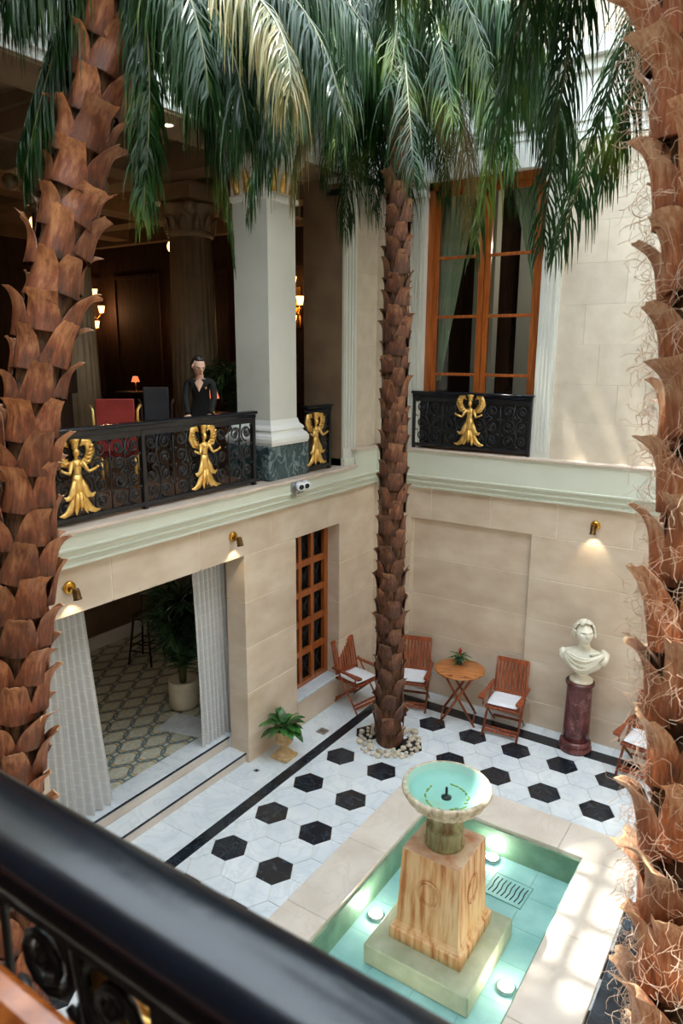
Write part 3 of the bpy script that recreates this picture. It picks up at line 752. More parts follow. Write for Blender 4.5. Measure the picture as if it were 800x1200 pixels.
# dim room behind the tall window
wr2 = struct('wall_window_room', None)
bx('panelling', M['darkwood'], -.2, 5, 3.3, 3.4, 3.5, 7.6, wr2); bx('panelling', M['darkwood'], -.3, -.2, .35, 3.4, 3.5, 7.6, wr2); bx('panelling', M['darkwood'], 5, 5.1, .31, 3.4, 3.5, 7.6, wr2)
bx('reflection_pier', M['greywhite'], .75, 1.08, 1.6, 1.8, 3.5, 7.6, wr2); bx('reflection_pier', M['white'], .9, 1.35, 3.1, 3.28, 3.5, 7.6, wr2)  # added piers standing in for grey reflections in the panes
fw = struct('floor_window_room', None); bx('slab', M['darkwood'], -.3, 5.1, .31, 3.4, 3.3, 3.5, fw)
cw = struct('ceiling_window_room', None); bx('slab', M['ceil'], -.3, 5.1, .31, 3.4, 7.6, 7.7, cw)
lamp('room_light', 'POINT', (2.4, 1.9, 6.6), 30, (1, .85, .65), .1)

# ---- wooden lattice window in the left wall
w2 = struct('window_2', None)
gx = -.2
y0, y1, z0, z1 = -1.925, -.92, .42, 2.69
m = MB(); m.box(gx - .06, gx, y0, y0 + .07, z0, z1); m.box(gx - .06, gx, y1 - .09, y1, z0, z1); m.box(gx - .06, gx, y0 + .07, y1 - .09, z0, z0 + .07); m.box(gx - .06, gx, y0 + .07, y1 - .09, z1 - .05, z1)
m.build('window_frame', M['wood'], w2)
ncol, nrow = 3, 5
cw_ = (y1 - .09 - y0 - .07) / ncol; rh = (z1 - .05 - z0 - .07) / nrow
for i in range(1, ncol): bx('mullion', M['wood'], gx - .055, gx - .004, y0 + .07 + i * cw_ - .035, y0 + .07 + i * cw_ + .035, z0 + .07, z1 - .05, w2, .004)
for j in range(1, nrow): bx('transom', M['wood'], gx - .05, gx - .006, y0 + .07, y1 - .09, z0 + .07 + j * rh - .045, z0 + .07 + j * rh + .045, w2, .004)
bx('backing', M['black'], gx - .14, gx - .12, y0, y1, z0, z1, w2)
for i in range(ncol):
    for j in range(nrow):
        ya = y0 + .07 + i * cw_ + .035; yb = ya + cw_ - .07; za = z0 + .07 + j * rh + .045; zb = za + rh - .09
        m = MB(); m.tube([(gx - .045, ya, za), (gx - .045, yb, zb)], .006, 5); m.tube([(gx - .045, ya, zb), (gx - .045, yb, za)], .006, 5)
        m.ball((gx - .04, (ya + yb) / 2, (za + zb) / 2), .014, 8, 5)
        m.build('diamond_grille', M['iron'], w2)

# ---- sheer curtains in the doorway
c1 = drape('curtain', (-3.36, -2.80), (-3.30, -2.74), 2.66, RF + .01, -.43, M['sheer'], folds=8, amp=.035, axis=1, uvw=1)
tag(c1, 'sheer white checked curtain at the right side of the doorway', 'curtain')
c2 = drape('curtain', (-5.50, -4.83), (-5.62, -4.62), 2.66, RF + .01, -.45, M['sheer'], folds=10, amp=.035, axis=1, uvw=1.2)
tag(c2, 'sheer white checked curtain at the left side of the doorway', 'curtain')
t = thing('curtain_rod', 'slim rod above the doorway carrying the sheer curtains', 'curtain rod', (-.44, -4.28, 2.665))
m = MB(); m.tube([(0, -1.32, .025), (0, 1.32, .025)], .012, 8); m.build('rod', M['steel'], t)

# ---- wall spot lamps
def spot(label, loc, rz, power=7):
    t = thing('wall_lamp', label, 'lamp', loc, rz, None)
    # local: wall behind at -x, lamp projects to +x
    m = MB(); m.lathe([(.0, 0), (.058, 0), (.062, .012), (.055, .03), (.03, .036), (0, .036)], 20, Matrix.Rotation(PI / 2, 4, 'Y')); m.build('rose', M['brass'], t)
    m = MB(); m.tube([(.03, 0, 0), (.07, 0, .004), (.10, 0, -.015)], .013, 8); m.build('arm', M['brass'], t)
    mx = Matrix.Translation((.105, 0, -.02)) @ Matrix.Rotation(PI - .22, 4, 'Y')
    m = MB(); m.lathe([(.0, -.03), (.026, -.03), (.034, -.01), (.036, .06), (.040, .065), (.040, .075), (.033, .075), (.030, .06)], 18, mx, cap=False); m.build('shade', mats_dark, t)
    m = MB(); m.lathe([(0, .055), (.028, .055)], 16, mx, cap=False); m.build('bulb', EM_W, t)
    lamp('lamp_light', 'SPOT', (.10, 0, -.10), power, (1, .78, .5), .02, t, (0, 0.30, 0), 1.5)
    return t
mats_dark = mat('dark_bronze', srgb(70, 50, 30), srgb(104, 74, 40), 10, rough=.3, metal=.8)
EM_W = emit('warm_bulb', (1, .72, .42, 1), 14)
spot('brass wall lamp above the left side of the doorway', (0, -5.27, 2.96), 0)
spot('brass wall lamp above the right end of the doorway', (0, -3.12, 2.97), 0)
spot('brass wall lamp high on the back wall above the bust', (3.23, 0, 2.93), -PI / 2)

# ---- security camera
t = thing('security_camera', 'small white twin-lens security camera on the green moulding below the pillar', 'camera', (.10, -2.0, 3.40))
bx('bracket', M['steel'], 0, .03, -.16, -.08, -.12, .06, t, .004); bx('back_plate', M['steel'], 0, .02, -.04, .08, -.1, .04, t, .004)
for q, yy in enumerate((-.03, .085)):
    mx = Matrix.Translation((.02, yy, .02)) @ Matrix.Rotation(-.5, 4, 'Z') @ Matrix.Rotation(1.75, 4, 'Y')
    m = MB(); m.lathe([(0, 0), (.045, 0), (.052, .02), (.052, .09), (.045, .10), (.034, .10)], 18, mx, cap=False); hs = m.build('housing', M['plasticwhite'], t)
    m = MB(); m.lathe([(0, .106), (.02, .104), (.034, .098)], 16, mx, cap=False); m.build('lens', M['blackgloss'], t)

# ---- folding teak armchairs
def arm_chair(label, loc, rz):
    """front faces local -y, origin on the floor below the seat centre"""
    t = thing('teak_armchair', label, 'chair', loc, rz, 'folding teak armchairs')
    sw = .21; mt = M['teak']
    # back: two stiles, two rails, slats; leaning back
    def bk(u, z):  # point on the back plane
        return (u, .19 + (z - .40) * .24, z)
    for s in (-1, 1):
        m = MB(); m.tube([bk(s * sw, .40), bk(s * sw, .92)], .016, 4, flat=1.3); m.build('stile', mt, t)
    mx = Matrix.Rotation(-math.atan(.24), 4, 'X')
    def bar(name, u0, u1, za, zb, th=.011):
        m = MB(); p0 = V(bk(0, za)); ln = (zb - za) / math.cos(math.atan(.24))
        m.box(u0, u1, -th, th, 0, ln, Matrix.Translation(p0) @ mx, ch=.003); return m.build(name, mt, t)
    bar('top_rail', -sw, sw, .87, .93, .013); bar('back_rail', -sw, sw, .46, .50)
    for k in range(8):
        u = -sw + .045 + k * (2 * sw - .09) / 7; bar('slat', u - .017, u + .017, .50, .87, .006)
    # seat frame and slats
    for s in (-1, 1): bx('seat_rail', mt, s * sw - .012, s * sw + .012, -.22, .22, .395, .425, t, .003)
    bx('seat_rail', mt, -sw, sw, -.225, -.20, .395, .425, t, .003); bx('seat_rail', mt, -sw, sw, .195, .22, .395, .425, t, .003)
    for k in range(6):
        yy = -.17 + k * .068; bx('seat_slat', mt, -sw, sw, yy - .024, yy + .024, .415, .427, t, .002)
    # crossed legs
    for s in (-1, 1):
        m = MB(); m.tube([(s * (sw + .022), -.25, .0), (s * (sw + .022), .21, .62)], .016, 4); m.build('leg', mt, t)
        m = MB(); m.tube([(s * (sw + .002), .27, .0), (s * (sw + .002), -.19, .41)], .016, 4); m.build('leg', mt, t)
        m = MB(); m.tube([(s * (sw + .035), -.22, .56), (s * (sw + .035), -.21, .425)], .012, 6); m.build('arm_support', mt, t)
        # arm rest: flat paddle widening to the front
        P = [(-.045, -.30), (-.03, -.325), (.03, -.325), (.045, -.30), (.04, -.22), (.022, -.05), (.02, .24), (-.02, .24), (-.022, -.05), (-.04, -.22)]
        m = MB(); m.prism([(x + s * (sw + .04), y) for x, y in P], 2, .555, .58, Matrix.Translation((0, 0, 0))); m.build('arm_rest', mt, t)
    bx('stretcher', mt, -sw, sw, -.215, -.19, .05, .085, t, .003); bx('stretcher', mt, -sw, sw, .20, .225, .07, .10, t, .003)
    bx('front_stretcher', mt, -sw - .02, sw + .02, -.185, -.165, .09, .12, t, .003)
    # cushion
    bm = bmesh.new(); bmesh.ops.create_grid(bm, x_segments=12, y_segments=12, size=.5)
    P = []
    m = MB()
    def cush(sz):
        rows = []
        for i in range(13):
            row = []
            for j in range(13):
                a = i / 12 * 2 - 1; b = j / 12 * 2 - 1
                ex = (1 - abs(a) ** 5) * (1 - abs(b) ** 5); r = 1 - .04 * (abs(a * b)) ** 2
                row.append(V((a * .205 * r, b * .20 * r - .005, .452 + sz * .025 * ex ** .35)))
            rows.append(row)
        return rows
    m.grid(cush(1)); m.grid([r[::-1] for r in cush(-1)]); bm.free()
    m.build('cushion', M['cushion'], t, 'white seat cushion')
    for s in (-1, 1):
        m = MB()
        for e in (0, 1): m.tube([(s * .20, .17, .45), (s * .245, .19 + .02 * e, .46 - .02 * e), (s * (.25 + .02 * e), .20 + .03 * e, .40 - .02 * e), (s * .24, .22, .36)], [.009, .014, .012, .006], 5, flat=.4)
        m.build('cushion_tie', M['cushion'], t)
    return t
ch = arm_chair('teak folding armchair right of the round table, white cushion on it', (2.34, -.37, 0), .10)
dup(ch, (.27, -.86, 0), PI / 2 - .22, 'teak folding armchair against the left wall, turned sideways')
dup(ch, (.94, -.40, 0), .32, 'teak folding armchair half hidden behind the central palm trunk')
dup(ch, (4.12, -.38, 0), -.12, 'teak folding armchair right of the bust, behind the near palm trunk')

# ---- round table
t = thing('round_table', 'round honey-coloured teak folding table between the chairs', 'table', (1.68, -.42, 0), .35)
m = MB(); m.lathe([(0, .735), (.335, .735), (.345, .74), (.345, .755), (.335, .76), (.30, .76)], 48, cap=False); m.build('rim', M['teaktop'], t)
for k in range(9):
    a = -.30 + k * .6667 * .1; a0 = -.31 + k * .0689; a1 = a0 + .066
    h0 = math.sqrt(max(.0, .315 ** 2 - max(abs(a0), abs(a1)) ** 2)) if k in (0, 8) else math.sqrt(.322 ** 2 - min(max(abs(a0), abs(a1)), .318) ** 2)
    bx('top_plank', M['teaktop'], -max(h0, .08), max(h0, .08), a0, a1, .742, .763, t, .002)
for s in (-1, 1):
    for e in (-1, 1):
        m = MB(); m.tube([(e * .24, s * .20, 0), (-e * .20, s * .17, .735)], .017, 4); m.build('leg', M['teak'], t)
for e in (-1, 1):
    m = MB(); m.tube([(e * .22, -.2, .05), (e * .22, .2, .05)], .012, 4); m.build('stretcher', M['teak'], t)
    m = MB(); m.tube([(e * .19, -.24, .715), (e * .19, .24, .715)], .014, 4); m.build('bearer', M['teak'], t)

# ---- leafy plants
def leaf_blade(m, base, dirv, length, width, droop, n=6, fold=.25, curl=0):
    d = V(dirv).normalized(); p = V(base); side = d.cross(V((0, 0, 1)))
    if side.length < 1e-3: side = V((1, 0, 0))
    side.normalize(); L = []; 
    for i in range(n + 1):
        t = i / n; wd = width * (math.sin(PI * min(1, t * .93 + .05)) ** .8)
        nrm = side.cross(d)
        L.append([p + side * wd + nrm * wd * fold, p.copy(), p - side * wd + nrm * wd * fold])
        d = (d + V((0, 0, -droop / n))).normalized(); p = p + d * (length / n)
    m.grid(L)
def stems_and_leaves(t, n, spread, h, ll, lw, mname, rnd, droop=1.2, z0=0, name='leaf'):
    for k in range(n):
        a = k * 2.399 + rnd.uniform(-.3, .3); q = (k + .5) / n; el = rnd.uniform(.5, 1.0) * (1 - q) * 1.0 + .35
        d = V((math.cos(a) * math.cos(el), math.sin(a) * math.cos(el), math.sin(el)))
        m = MB(); b = V((0, 0, z0)); e = b + d * h * rnd.uniform(.6, 1.0)
        m.tube([b, (b + e) / 2 + V((0, 0, .01)), e], .004, 4)
        leaf_blade(m, e, d + V((0, 0, -.1)), ll * rnd.uniform(.75, 1.1), lw, droop)
        m.build(name, M[mname], t)
# bromeliad on the table
t = thing('potted_bromeliad', 'small dark pot with a red-flowered green plant on the round table', 'plant', (1.62, -.30, .763))
m = MB(); m.lathe([(0, 0), (.042, 0), (.058, .07), (.06, .10), (.052, .10), (.048, .08), (0, .08)], 20, cap=False); m.build('pot', mat('slate_pot', srgb(50, 62, 74), srgb(66, 78, 90), 8, rough=.4), t)
rr = random.Random(3); stems_and_leaves(t, 16, .1, .05, .15, .016, 'plant', rr, 1.3, .08)
m = MB()
for k in range(9):
    a = k * 2.4; leaf_blade(m, (0, 0, .12 + .01 * k), (math.cos(a) * .5, math.sin(a) * .5, 1), .07, .012, .4, 4)
m.build('red_flower', M['red'], t, 'red bract flower')
# stone urn with plant
t = thing('stone_urn', 'sandstone garden urn with gadrooned bowl holding a leafy plant beside the doorway', 'urn', (.27, -2.56, 0))
bx('plinth', M['urn'], -.125, .125, -.125, .125, 0, .045, t, .008)
m = MB(); m.lathe([(.115, .045), (.118, .06), (.09, .085), (.055, .11), (.045, .15), (.06, .165), (.062, .18), (.05, .19)], 28); m.build('foot', M['urn'], t)
m = MB(); m.lathe([(.05, .185), (.09, .20), (.118, .235), (.12, .27)], 48, flute=.10, nf=16); m.build('gadroon_bowl', M['urn'], t)
m = MB(); m.lathe([(.112, .265), (.105, .29), (.112, .33), (.13, .37), (.145, .385), (.145, .40), (.125, .40), (.118, .36), (0, .35)], 32, cap=False); m.build('neck', M['urn'], t)
pl = thing('leafy_plant', 'glossy green leafy plant growing in the sandstone urn', 'plant', (.27, -2.56, .36))
rr = random.Random(5); stems_and_leaves(pl, 22, .2, .11, .25, .052, 'plant', rr, 1.1, .02)
m = MB(); m.lathe([(0, .012), (.10, .008)], 16, cap=False); m.build('soil', M['soil'], pl)
# floor spotlight and drain
t = thing('floor_light', 'tiny recessed steel floor light near the doorway steps', 'light', (.18, -3.0, 0))
bx('bezel', M['steel'], -.028, .028, -.028, .028, 0, .008, t, .003); bx('lens', M['black'], -.014, .014, -.014, .014, .008, .010, t)
t = thing('floor_drain', 'square steel floor drain between the urn and the sideways chair', 'drain', (.31, -1.78, 0))
m = MB(); m.box(-.07, .07, -.07, -.055, 0, .004); m.box(-.07, .07, .055, .07, 0, .004); m.box(-.07, -.055, -.055, .055, 0, .004); m.box(.055, .07, -.055, .055, 0, .004); m.build('frame', M['steel'], t)
bx('cover', mat('drain_cover', srgb(110, 104, 98), srgb(140, 132, 122), 8, rough=.5), -.053, .053, -.053, .053, 0, .003, t)
bx('slot', M['black'], -.035, .035, -.006, .006, .003, .0035, t)

# ---- bust on a red marble column
BX, BY = 3.27, -.27
t = thing('column_pedestal', 'round red-brown marble column pedestal standing under the bust', 'pedestal', (BX, BY, 0))
m = MB(); m.lathe([(.205, 0), (.21, .03), (.205, .06), (.185, .07), (.185, .085), (.20, .10), (.195, .125), (.172, .15)], 36); m.build('base', M['redmarble'], t)
m = MB(); m.lathe([(.170, .145), (.166, .3), (.155, .88), (.158, .90)], 36); m.build('shaft', M['redmarble'], t)
m = MB(); m.lathe([(.158, .895), (.175, .91), (.178, .93), (.178, .95), (.0, .95)], 36, cap=False); m.build('top', M['redmarble'], t)

def head_fn(sx=1.0):
    """displacement turning a unit sphere into a head facing -y, roughly 0.23 m tall"""
    def fn(d, q):
        x, y, z = q
        k = V((x, y, z))
        if z < 0:                                   # jaw narrows, chin forward
            f = 1 - .30 * min(1, -z / .11); k.x *= f
            if y > 0: k.y *= 1 - .55 * min(1, -z / .11)
            else: k.y *= 1 - .08 * min(1, -z / .11)
        if y < 0:
            ax = abs(x)
            g = lambda cx, cz, sx_, sz_: math.exp(-((ax - cx) / sx_) ** 2 - ((z - cz) / sz_) ** 2)
            k.y -= sx * .020 * g(0, -.018, .012, .018) + sx * .012 * g(0, .004, .010, .020)      # nose
            k.y += sx * .012 * g(.032, .012, .016, .012)                                     # eye sockets
            k.y -= sx * .006 * g(.03, .012, .009, .006)                                      # eyeballs
            k.y -= sx * .008 * g(.028, .032, .03, .008)                                      # brow
            k.y -= sx * .009 * g(0, -.056, .022, .006) + sx * .006 * g(0, -.046, .02, .004)       # lips
            k.y += sx * .004 * g(0, -.070, .02, .006)
            k.y -= sx * .009 * g(0, -.092, .022, .014)                                       # chin
        return k
    return fn
t = thing('marble_bust', 'aged white marble bust of a curly-haired draped youth on the red column', 'bust', (BX + .01, BY, .95), .10)
m = MB(); m.lathe([(.135, 0), (.145, .015), (.145, .035), (.12, .05), (.085, .075), (.07, .11), (.085, .135), (.095, .14)], 28); m.build('socle', M['oldmarble'], t)
# chest and shoulders: stacked sections, cut at the arms
secs = [(.15, .08, .075, 0), (.19, .155, .10, 0), (.25, .215, .125, .0), (.31, .255, .135, 0), (.355, .268, .125, .005), (.39, .25, .105, .01), (.42, .17, .085, .015), (.45, .085, .07, .01), (.50, .066, .068, 0), (.56, .062, .066, -.01)]
P = []
for z, rx, ry, oy in secs:
    row = []
    for k in range(36):
        a = 2 * PI * k / 36; c, s_ = math.cos(a), math.sin(a)
        x = rx * math.copysign(abs(c) ** .8, c); y = ry * math.copysign(abs(s_) ** .9, s_) + oy
        row.append(V((x, y, z - .03 * abs(c) * (z < .3))))
    P.append(row)
m = MB(); m.grid(P, closed=True)
m.ball((-.255, 0, .335), (.05, .07, .075), 12, 8); m.ball((.255, 0, .335), (.05, .07, .075), 12, 8)
m.ball((-.10, -.10, .30), (.085, .045, .07), 12, 8); m.ball((.09, -.10, .30), (.085, .045, .07), 12, 8)
m.build('torso', M['oldmarble'], t)
# drapery: thick folds sweeping over the chest
m = MB()
for k in range(7):
    q = k / 6
    pts = []
    for i in range(13):
        u = i / 12; x = -.20 - .03 * q + (.45 + .03 * q) * u
        zz = .41 - .19 * math.sin(PI * u) * (.25 + .80 * q) + .03 * u - .06 * q * (1 - u)
        yy = -.085 - .10 * math.sin(PI * u) - .010 * (k % 2)
        pts.append((x, yy, zz))
    m.tube(pts, [.010] + [.013 + .006 * (k % 2)] * 11 + [.016], 7)
for k in range(5): m.tube([(.10 + .03 * k, -.11 + .02 * k, .41 - .01 * k), (.17 + .02 * k, -.05 + .02 * k, .425 - .012 * k), (.22 + .012 * k, .03, .40 - .02 * k), (.23 + .01 * k, .07, .34)], .022, 7)
m.tube([(.22, -.08, .30), (.27, -.06, .35), (.27, 0, .40), (.22, .06, .43)], [.03, .045, .05, .03], 8)
m.build('drapery', M['oldmarble'], t)
mxh = Matrix.Translation((-.005, -.03, .640)) @ Matrix.Rotation(.45, 4, 'Z') @ Matrix.Rotation(-.22, 4, 'X') @ Matrix.Scale(1.24, 4)
m = MB(); m.ball((0, 0, 0), (.084, .10, .122), 110, 84, mxh, head_fn(1.6)); m.build('head', M['oldmarble'], t)
m = MB(); rr = random.Random(11)
for k in range(210):
    a = rr.uniform(0, 2 * PI); e = rr.uniform(-.2, 1.5)
    d = V((math.cos(a) * math.cos(e), math.sin(a) * math.cos(e), math.sin(e)))
    if d.y < -.15 and d.z < .80: continue
    c = V((d.x * .099, d.y * .116, d.z * .136)); r = rr.uniform(.020, .032)
    u_ = d.orthogonal().normalized(); v_ = d.cross(u_)
    pts = [mxh @ (c + (u_ * math.cos(q * 1.4) + v_ * math.sin(q * 1.4)) * r * (1 - q * .12) + d * .004 * q) for q in range(6)]
    m.tube(pts, [.007, .012, .014, .012, .010, .005], 5)
m.build('curly_hair', M['oldmarble'], t)

# ---- pool
pool = thing('fountain_pool', 'rectangular turquoise pool with a broad cream marble coping around the fountain', 'pool', (3.1, -3.9, 0))
po = V((3.1, -3.9, 0))
def pb(name, m, x0, x1, y0, y1, z0, z1, ch=0, kind=None): return bx(name, M[m], x0 - po.x, x1 - po.x, y0 - po.y, y1 - po.y, z0, z1, pool, ch, None, kind)
CT = .05
xsl = [OX0, 2.75, 3.70, OX1]
for a, b in zip(xsl, xsl[1:]):
    pb('coping_slab', 'coping', a + .001, b - .001, PY1, OY1, -.011, CT, .006); pb('coping_slab', 'coping', a + .001, b - .001, OY0, PY0, -.011, CT, .006)
ysl = [PY0, -4.5, -3.45, PY1]
for a, b in zip(ysl, ysl[1:]):
    pb('coping_slab', 'coping', OX0 + .001, PX0, a + .001, b - .001, -.011, CT, .006); pb('coping_slab', 'coping', PX1, OX1 - .001, a + .001, b - .001, -.011, CT, .006)
PD = -.30
m = MB()
for (a, b, c, d) in ((PX0 - .018, PX0 + .02, PY0 - .018, PY1 + .018), (PX1 - .02, PX1 + .018, PY0 - .018, PY1 + .018), (PX0 + .02, PX1 - .02, PY0 - .018, PY0 + .02), (PX0 + .02, PX1 - .02, PY1 - .02, PY1 + .018)):
    m.box(a - po.x, b - po.x, c - po.y, d - po.y, PD, .0)
m.build('basin_wall', M['basinwall'], pool)
nx, ny = 4, 7
for i in range(nx):
    for j in range(ny):
        a = PX0 + (PX1 - PX0) * i / nx; c = PY0 + (PY1 - PY0) * j / ny
        pb('basin_tile', 'basin', a, a + (PX1 - PX0) / nx - .003, c, c + (PY1 - PY0) / ny - .003, PD - .05, PD)
m = MB(); m.box(PX0 + .021 - po.x, PX1 - .021 - po.x, PY0 + .021 - po.y, PY1 - .021 - po.y, -.06, -.055)
n = 24
m = MB(); m.grid([[V((PX0 + .021 - po.x + (PX1 - PX0 - .042) * i / n, PY0 + .021 - po.y + (PY1 - PY0 - .042) * j / n, -.055)) for i in range(n + 1)] for j in range(n + 1)])
m.build('water', M['water'], pool)
m = MB(); m.box(2.6 - po.x, 3.6 - po.x, -4.40 - po.y, -3.38 - po.y, PD, -.10, ch=.01); m.build('underwater_plinth', M['slab'], pool)
# bottom grate with slots
m = MB(); m.box(.0 - .20, .20, -.17, .17, 0, .008); 
g_ = thing('pool_grate', 'slotted turquoise drain cover on the pool bottom behind the fountain', 'grate', (3.36, -2.84, PD), -.05)
m.build('plate', M['basin'], g_)
for k in range(8):
    m = MB(); xx = -.16 + k * .046
    m.tube([(xx - .004, -.12, .009), (xx + .006, -.04, .009), (xx - .005, .04, .009), (xx + .004, .12, .009)], .006, 5, flat=.4); m.build('slot', M['black'], g_)
m = MB()
for a, b, c, d in ((-.2, .2, -.17, -.163), (-.2, .2, .163, .17), (-.2, -.193, -.17, .17), (.193, .2, -.17, .17)): m.box(a, b, c, d, .008, .010)
m.build('edge_line', M['basinwall'], g_)
EM_P = emit('pool_lamp_glow', (1, .95, .85, 1), 40)
for (x, y), lb in (((3.05, -2.5), 'underwater lamp shining in the pool behind the fountain'), ((2.42, -3.88), 'underwater lamp shining in the pool left of the fountain'),
                   ((3.76, -3.95), 'underwater lamp shining in the pool right of the fountain'), ((3.1, -5.0), 'underwater lamp in the pool in front of the fountain')):
    t = thing('pool_lamp', lb, 'lamp', (x, y, PD))
    m = MB(); m.lathe([(.08, 0), (.08, .03), (.07, .04), (.065, .032)], 20, cap=False); m.build('housing', M['steel'], t)
    m = MB(); m.lathe([(.066, .030), (.05, .05), (0, .06)], 20, cap=False); m.build('lens', EM_P, t)
    lamp('lamp_light', 'POINT', (0, 0, .12), 4.0, (1, .92, .7), .04, t)

# ---- fountain pedestal and bowl
FXc, FYc = 3.095, -3.86
f = thing('fountain', 'stained travertine fountain pedestal with a weathered round bowl in the pool', 'fountain', (FXc, FYc, -.10))
m = MB()
def sqs(m, prof, mx=None):
    m.grid([[V(q) for q in ((-r, -r, z), (r, -r, z), (r, r, z), (-r, r, z))] for r, z in prof], False, mx, closed=True)
sqs(m, [(.345, 0), (.345, .11), (.33, .12), (.325, .135), (.315, .14), (.305, .165), (.30, .17)]); m.build('base', M['ped'], f)
m = MB(); sqs(m, [(.30, .165), (.272, .895)]); m.build('block', M['ped'], f)
m = MB(); m.box(-.272, .272, -.272, .272, .893, .903, ch=.003); m.build('top', M['pedtop'], f)
for q in range(4):
    mx = Matrix.Rotation(q * PI / 2, 4, 'Z') @ Matrix.Translation((0, -.290, .56)) @ Matrix.Rotation(-.035, 4, 'X')
    m = MB()
    for r_, rd in ((.105, .010), (.088, .006)):
        m.tube([(r_ * math.cos(2 * PI * k / 36), 0, r_ * 1.1 * math.sin(2 * PI * k / 36)) for k in range(37)], rd, 6, mx, cap=False)
    for k in range(30):
        a = 2 * PI * k / 30; c = V((.105 * math.cos(a), -.004, .1155 * math.sin(a))); d = V((-math.sin(a), 0, math.cos(a)))
        m.tube([c - d * .014 + V((math.cos(a), 0, math.sin(a))) * .012, c, c + d * .012], [.003, .009, .003], 5, mx)
    m.build('wreath', M['ped'], f, 'carved wreath')
m = MB(); m.lathe([(.172, .90), (.172, .93), (.162, .94), (.165, 1.06), (.168, 1.07), (.150, 1.085), (.132, 1.12), (.13, 1.14), (.145, 1.15), (.15, 1.17), (.15, 1.19), (.16, 1.20), (.165, 1.22), (.15, 1.24)], 48); m.build('stem', M['stem'], f)
m = MB(); m.lathe([(.15, 1.235), (.19, 1.25), (.27, 1.28), (.33, 1.33), (.362, 1.385), (.372, 1.42)], 96, flute=.055, nf=24, cap=False); 
m.build('bowl_shell', M['bowl'], f)
m = MB(); m.lathe([(.370, 1.41), (.386, 1.425), (.390, 1.445), (.384, 1.462), (.368, 1.468), (.350, 1.464)], 72, cap=False); m.build('bowl_rim', M['bowl'], f)
m = MB(); m.lathe([(.352, 1.466), (.340, 1.45), (.325, 1.41), (.28, 1.37), (.18, 1.345), (0, 1.338)], 64, cap=False); m.build('bowl_lining', M['bowlin'], f, 'verdigris inside of the bowl')
rr = random.Random(4); m = MB()
for k in range(26):
    a = 2 * PI * k / 26 + rr.uniform(-.1, .1)
    if 1.7 < a % (2 * PI) < 2.6: continue
    r_ = .19 + rr.uniform(-.012, .012)
    m.tube([((r_ + rr.uniform(-.01, .01)) * math.cos(a + q * .07), (r_ + rr.uniform(-.01, .01)) * math.sin(a + q * .07), 1.352) for q in range(4)], [.004, .010, .009, .003], 5, flat=.3)
m.build('algae_ring', M['algae'], f, 'ring of green algae')
m = MB(); m.lathe([(.325, 1.412), (0, 1.412)], 64, cap=False); m.build('bowl_water', M['water'], f)
m = MB(); m.lathe([(.045, 1.34), (.045, 1.352), (.02, 1.36), (.012, 1.37), (.012, 1.43), (.008, 1.445), (0, 1.445)], 14, cap=False); m.build('nozzle', M['iron'], f)

# ---- palms
def boot_mesh(seed, W=1.0, bmat='bootA'):
    """one old leaf base: a thick scoop, broad where it wraps the trunk, narrowing, then flaring into a ragged curled tip.
    local: +z up the trunk, +x outwards, origin on the trunk surface; about 1 unit high"""
    r = random.Random(seed); nu, nv = 7, 8; front = []; back = []
    tipskew = r.uniform(-.14, .14); flare = r.uniform(.45, .75); notch = r.uniform(.02, .14); horn = .13 if seed % 3 == 0 else -.10
    for j in range(nv + 1):
        v = j / nv; rowf = []; rowb = []
        half = (.54 - .20 * min(1, v / .65) ** .9 - (.10 if horn < 0 else -.05) * max(0, (v - .65) / .35) ** 1.5) * W
        out = .03 + .13 * v + flare * max(0, v - .4) ** 1.8
        for i in range(nu + 1):
            u = i / nu * 2 - 1
            y = u * half + tipskew * v * v
            curve = (.17 * (1 - v) + .03) * (1 - u * u) - .16 * (1 - v) * u * u + horn * u * u * max(0, v - .45) * 1.6 + .05 * math.sin(u * 4 + seed) * v
            z = v * 1.0 - (notch * (1 - abs(u)) + .07 * r.random()) * max(0, v - .75) * 2 - .34 * flare * max(0, v - .6) ** 1.3 * (1.2 + .5 * abs(u))
            x = out + curve + r.uniform(-.006, .006)
            th = .08 * (1 - .5 * v) * (1 - .8 * abs(u) ** 3)
            rowf.append(V((x, y, z))); rowb.append(V((x - th - .014, y, z - .01)))
        front.append(rowf); back.append(rowb)
    m = MB(); m.grid([r_[::-1] for r_ in front]); m.grid(back)
    nf = len(m.f)
    top = [front[-1][::-1], back[-1][::-1]]; m.grid(top, False); ntop = len(m.f)
    m.grid([[a[0] for a in back], [a[0] for a in front]], False); m.grid([[a[-1] for a in front], [a[-1] for a in back]], False)
    me = m.mesh('leaf_base'); me.materials.append(M[bmat]); me.materials.append(M['rim'])
    for k in range(nf, ntop): me.polygons[k].material_index = 1
    return me
BOOTS = {k: [boot_mesh(s, 1.0, k) for s in range(6)] for k in ('bootA', 'bootB', 'bootC')}

def catmull(P, n):
    P = [V(p) for p in P]; P = [P[0] * 2 - P[1]] + P + [P[-1] * 2 - P[-2]]; out = []
    for i in range(1, len(P) - 2):
        for k in range(n):
            t = k / n; a, b, c, d = P[i - 1], P[i], P[i + 1], P[i + 2]
            out.append(.5 * ((2 * b) + (c - a) * t + (2 * a - 5 * b + 4 * c - d) * t * t + (3 * b - a - 3 * c + d) * t ** 3))
    out.append(P[-2]); return out

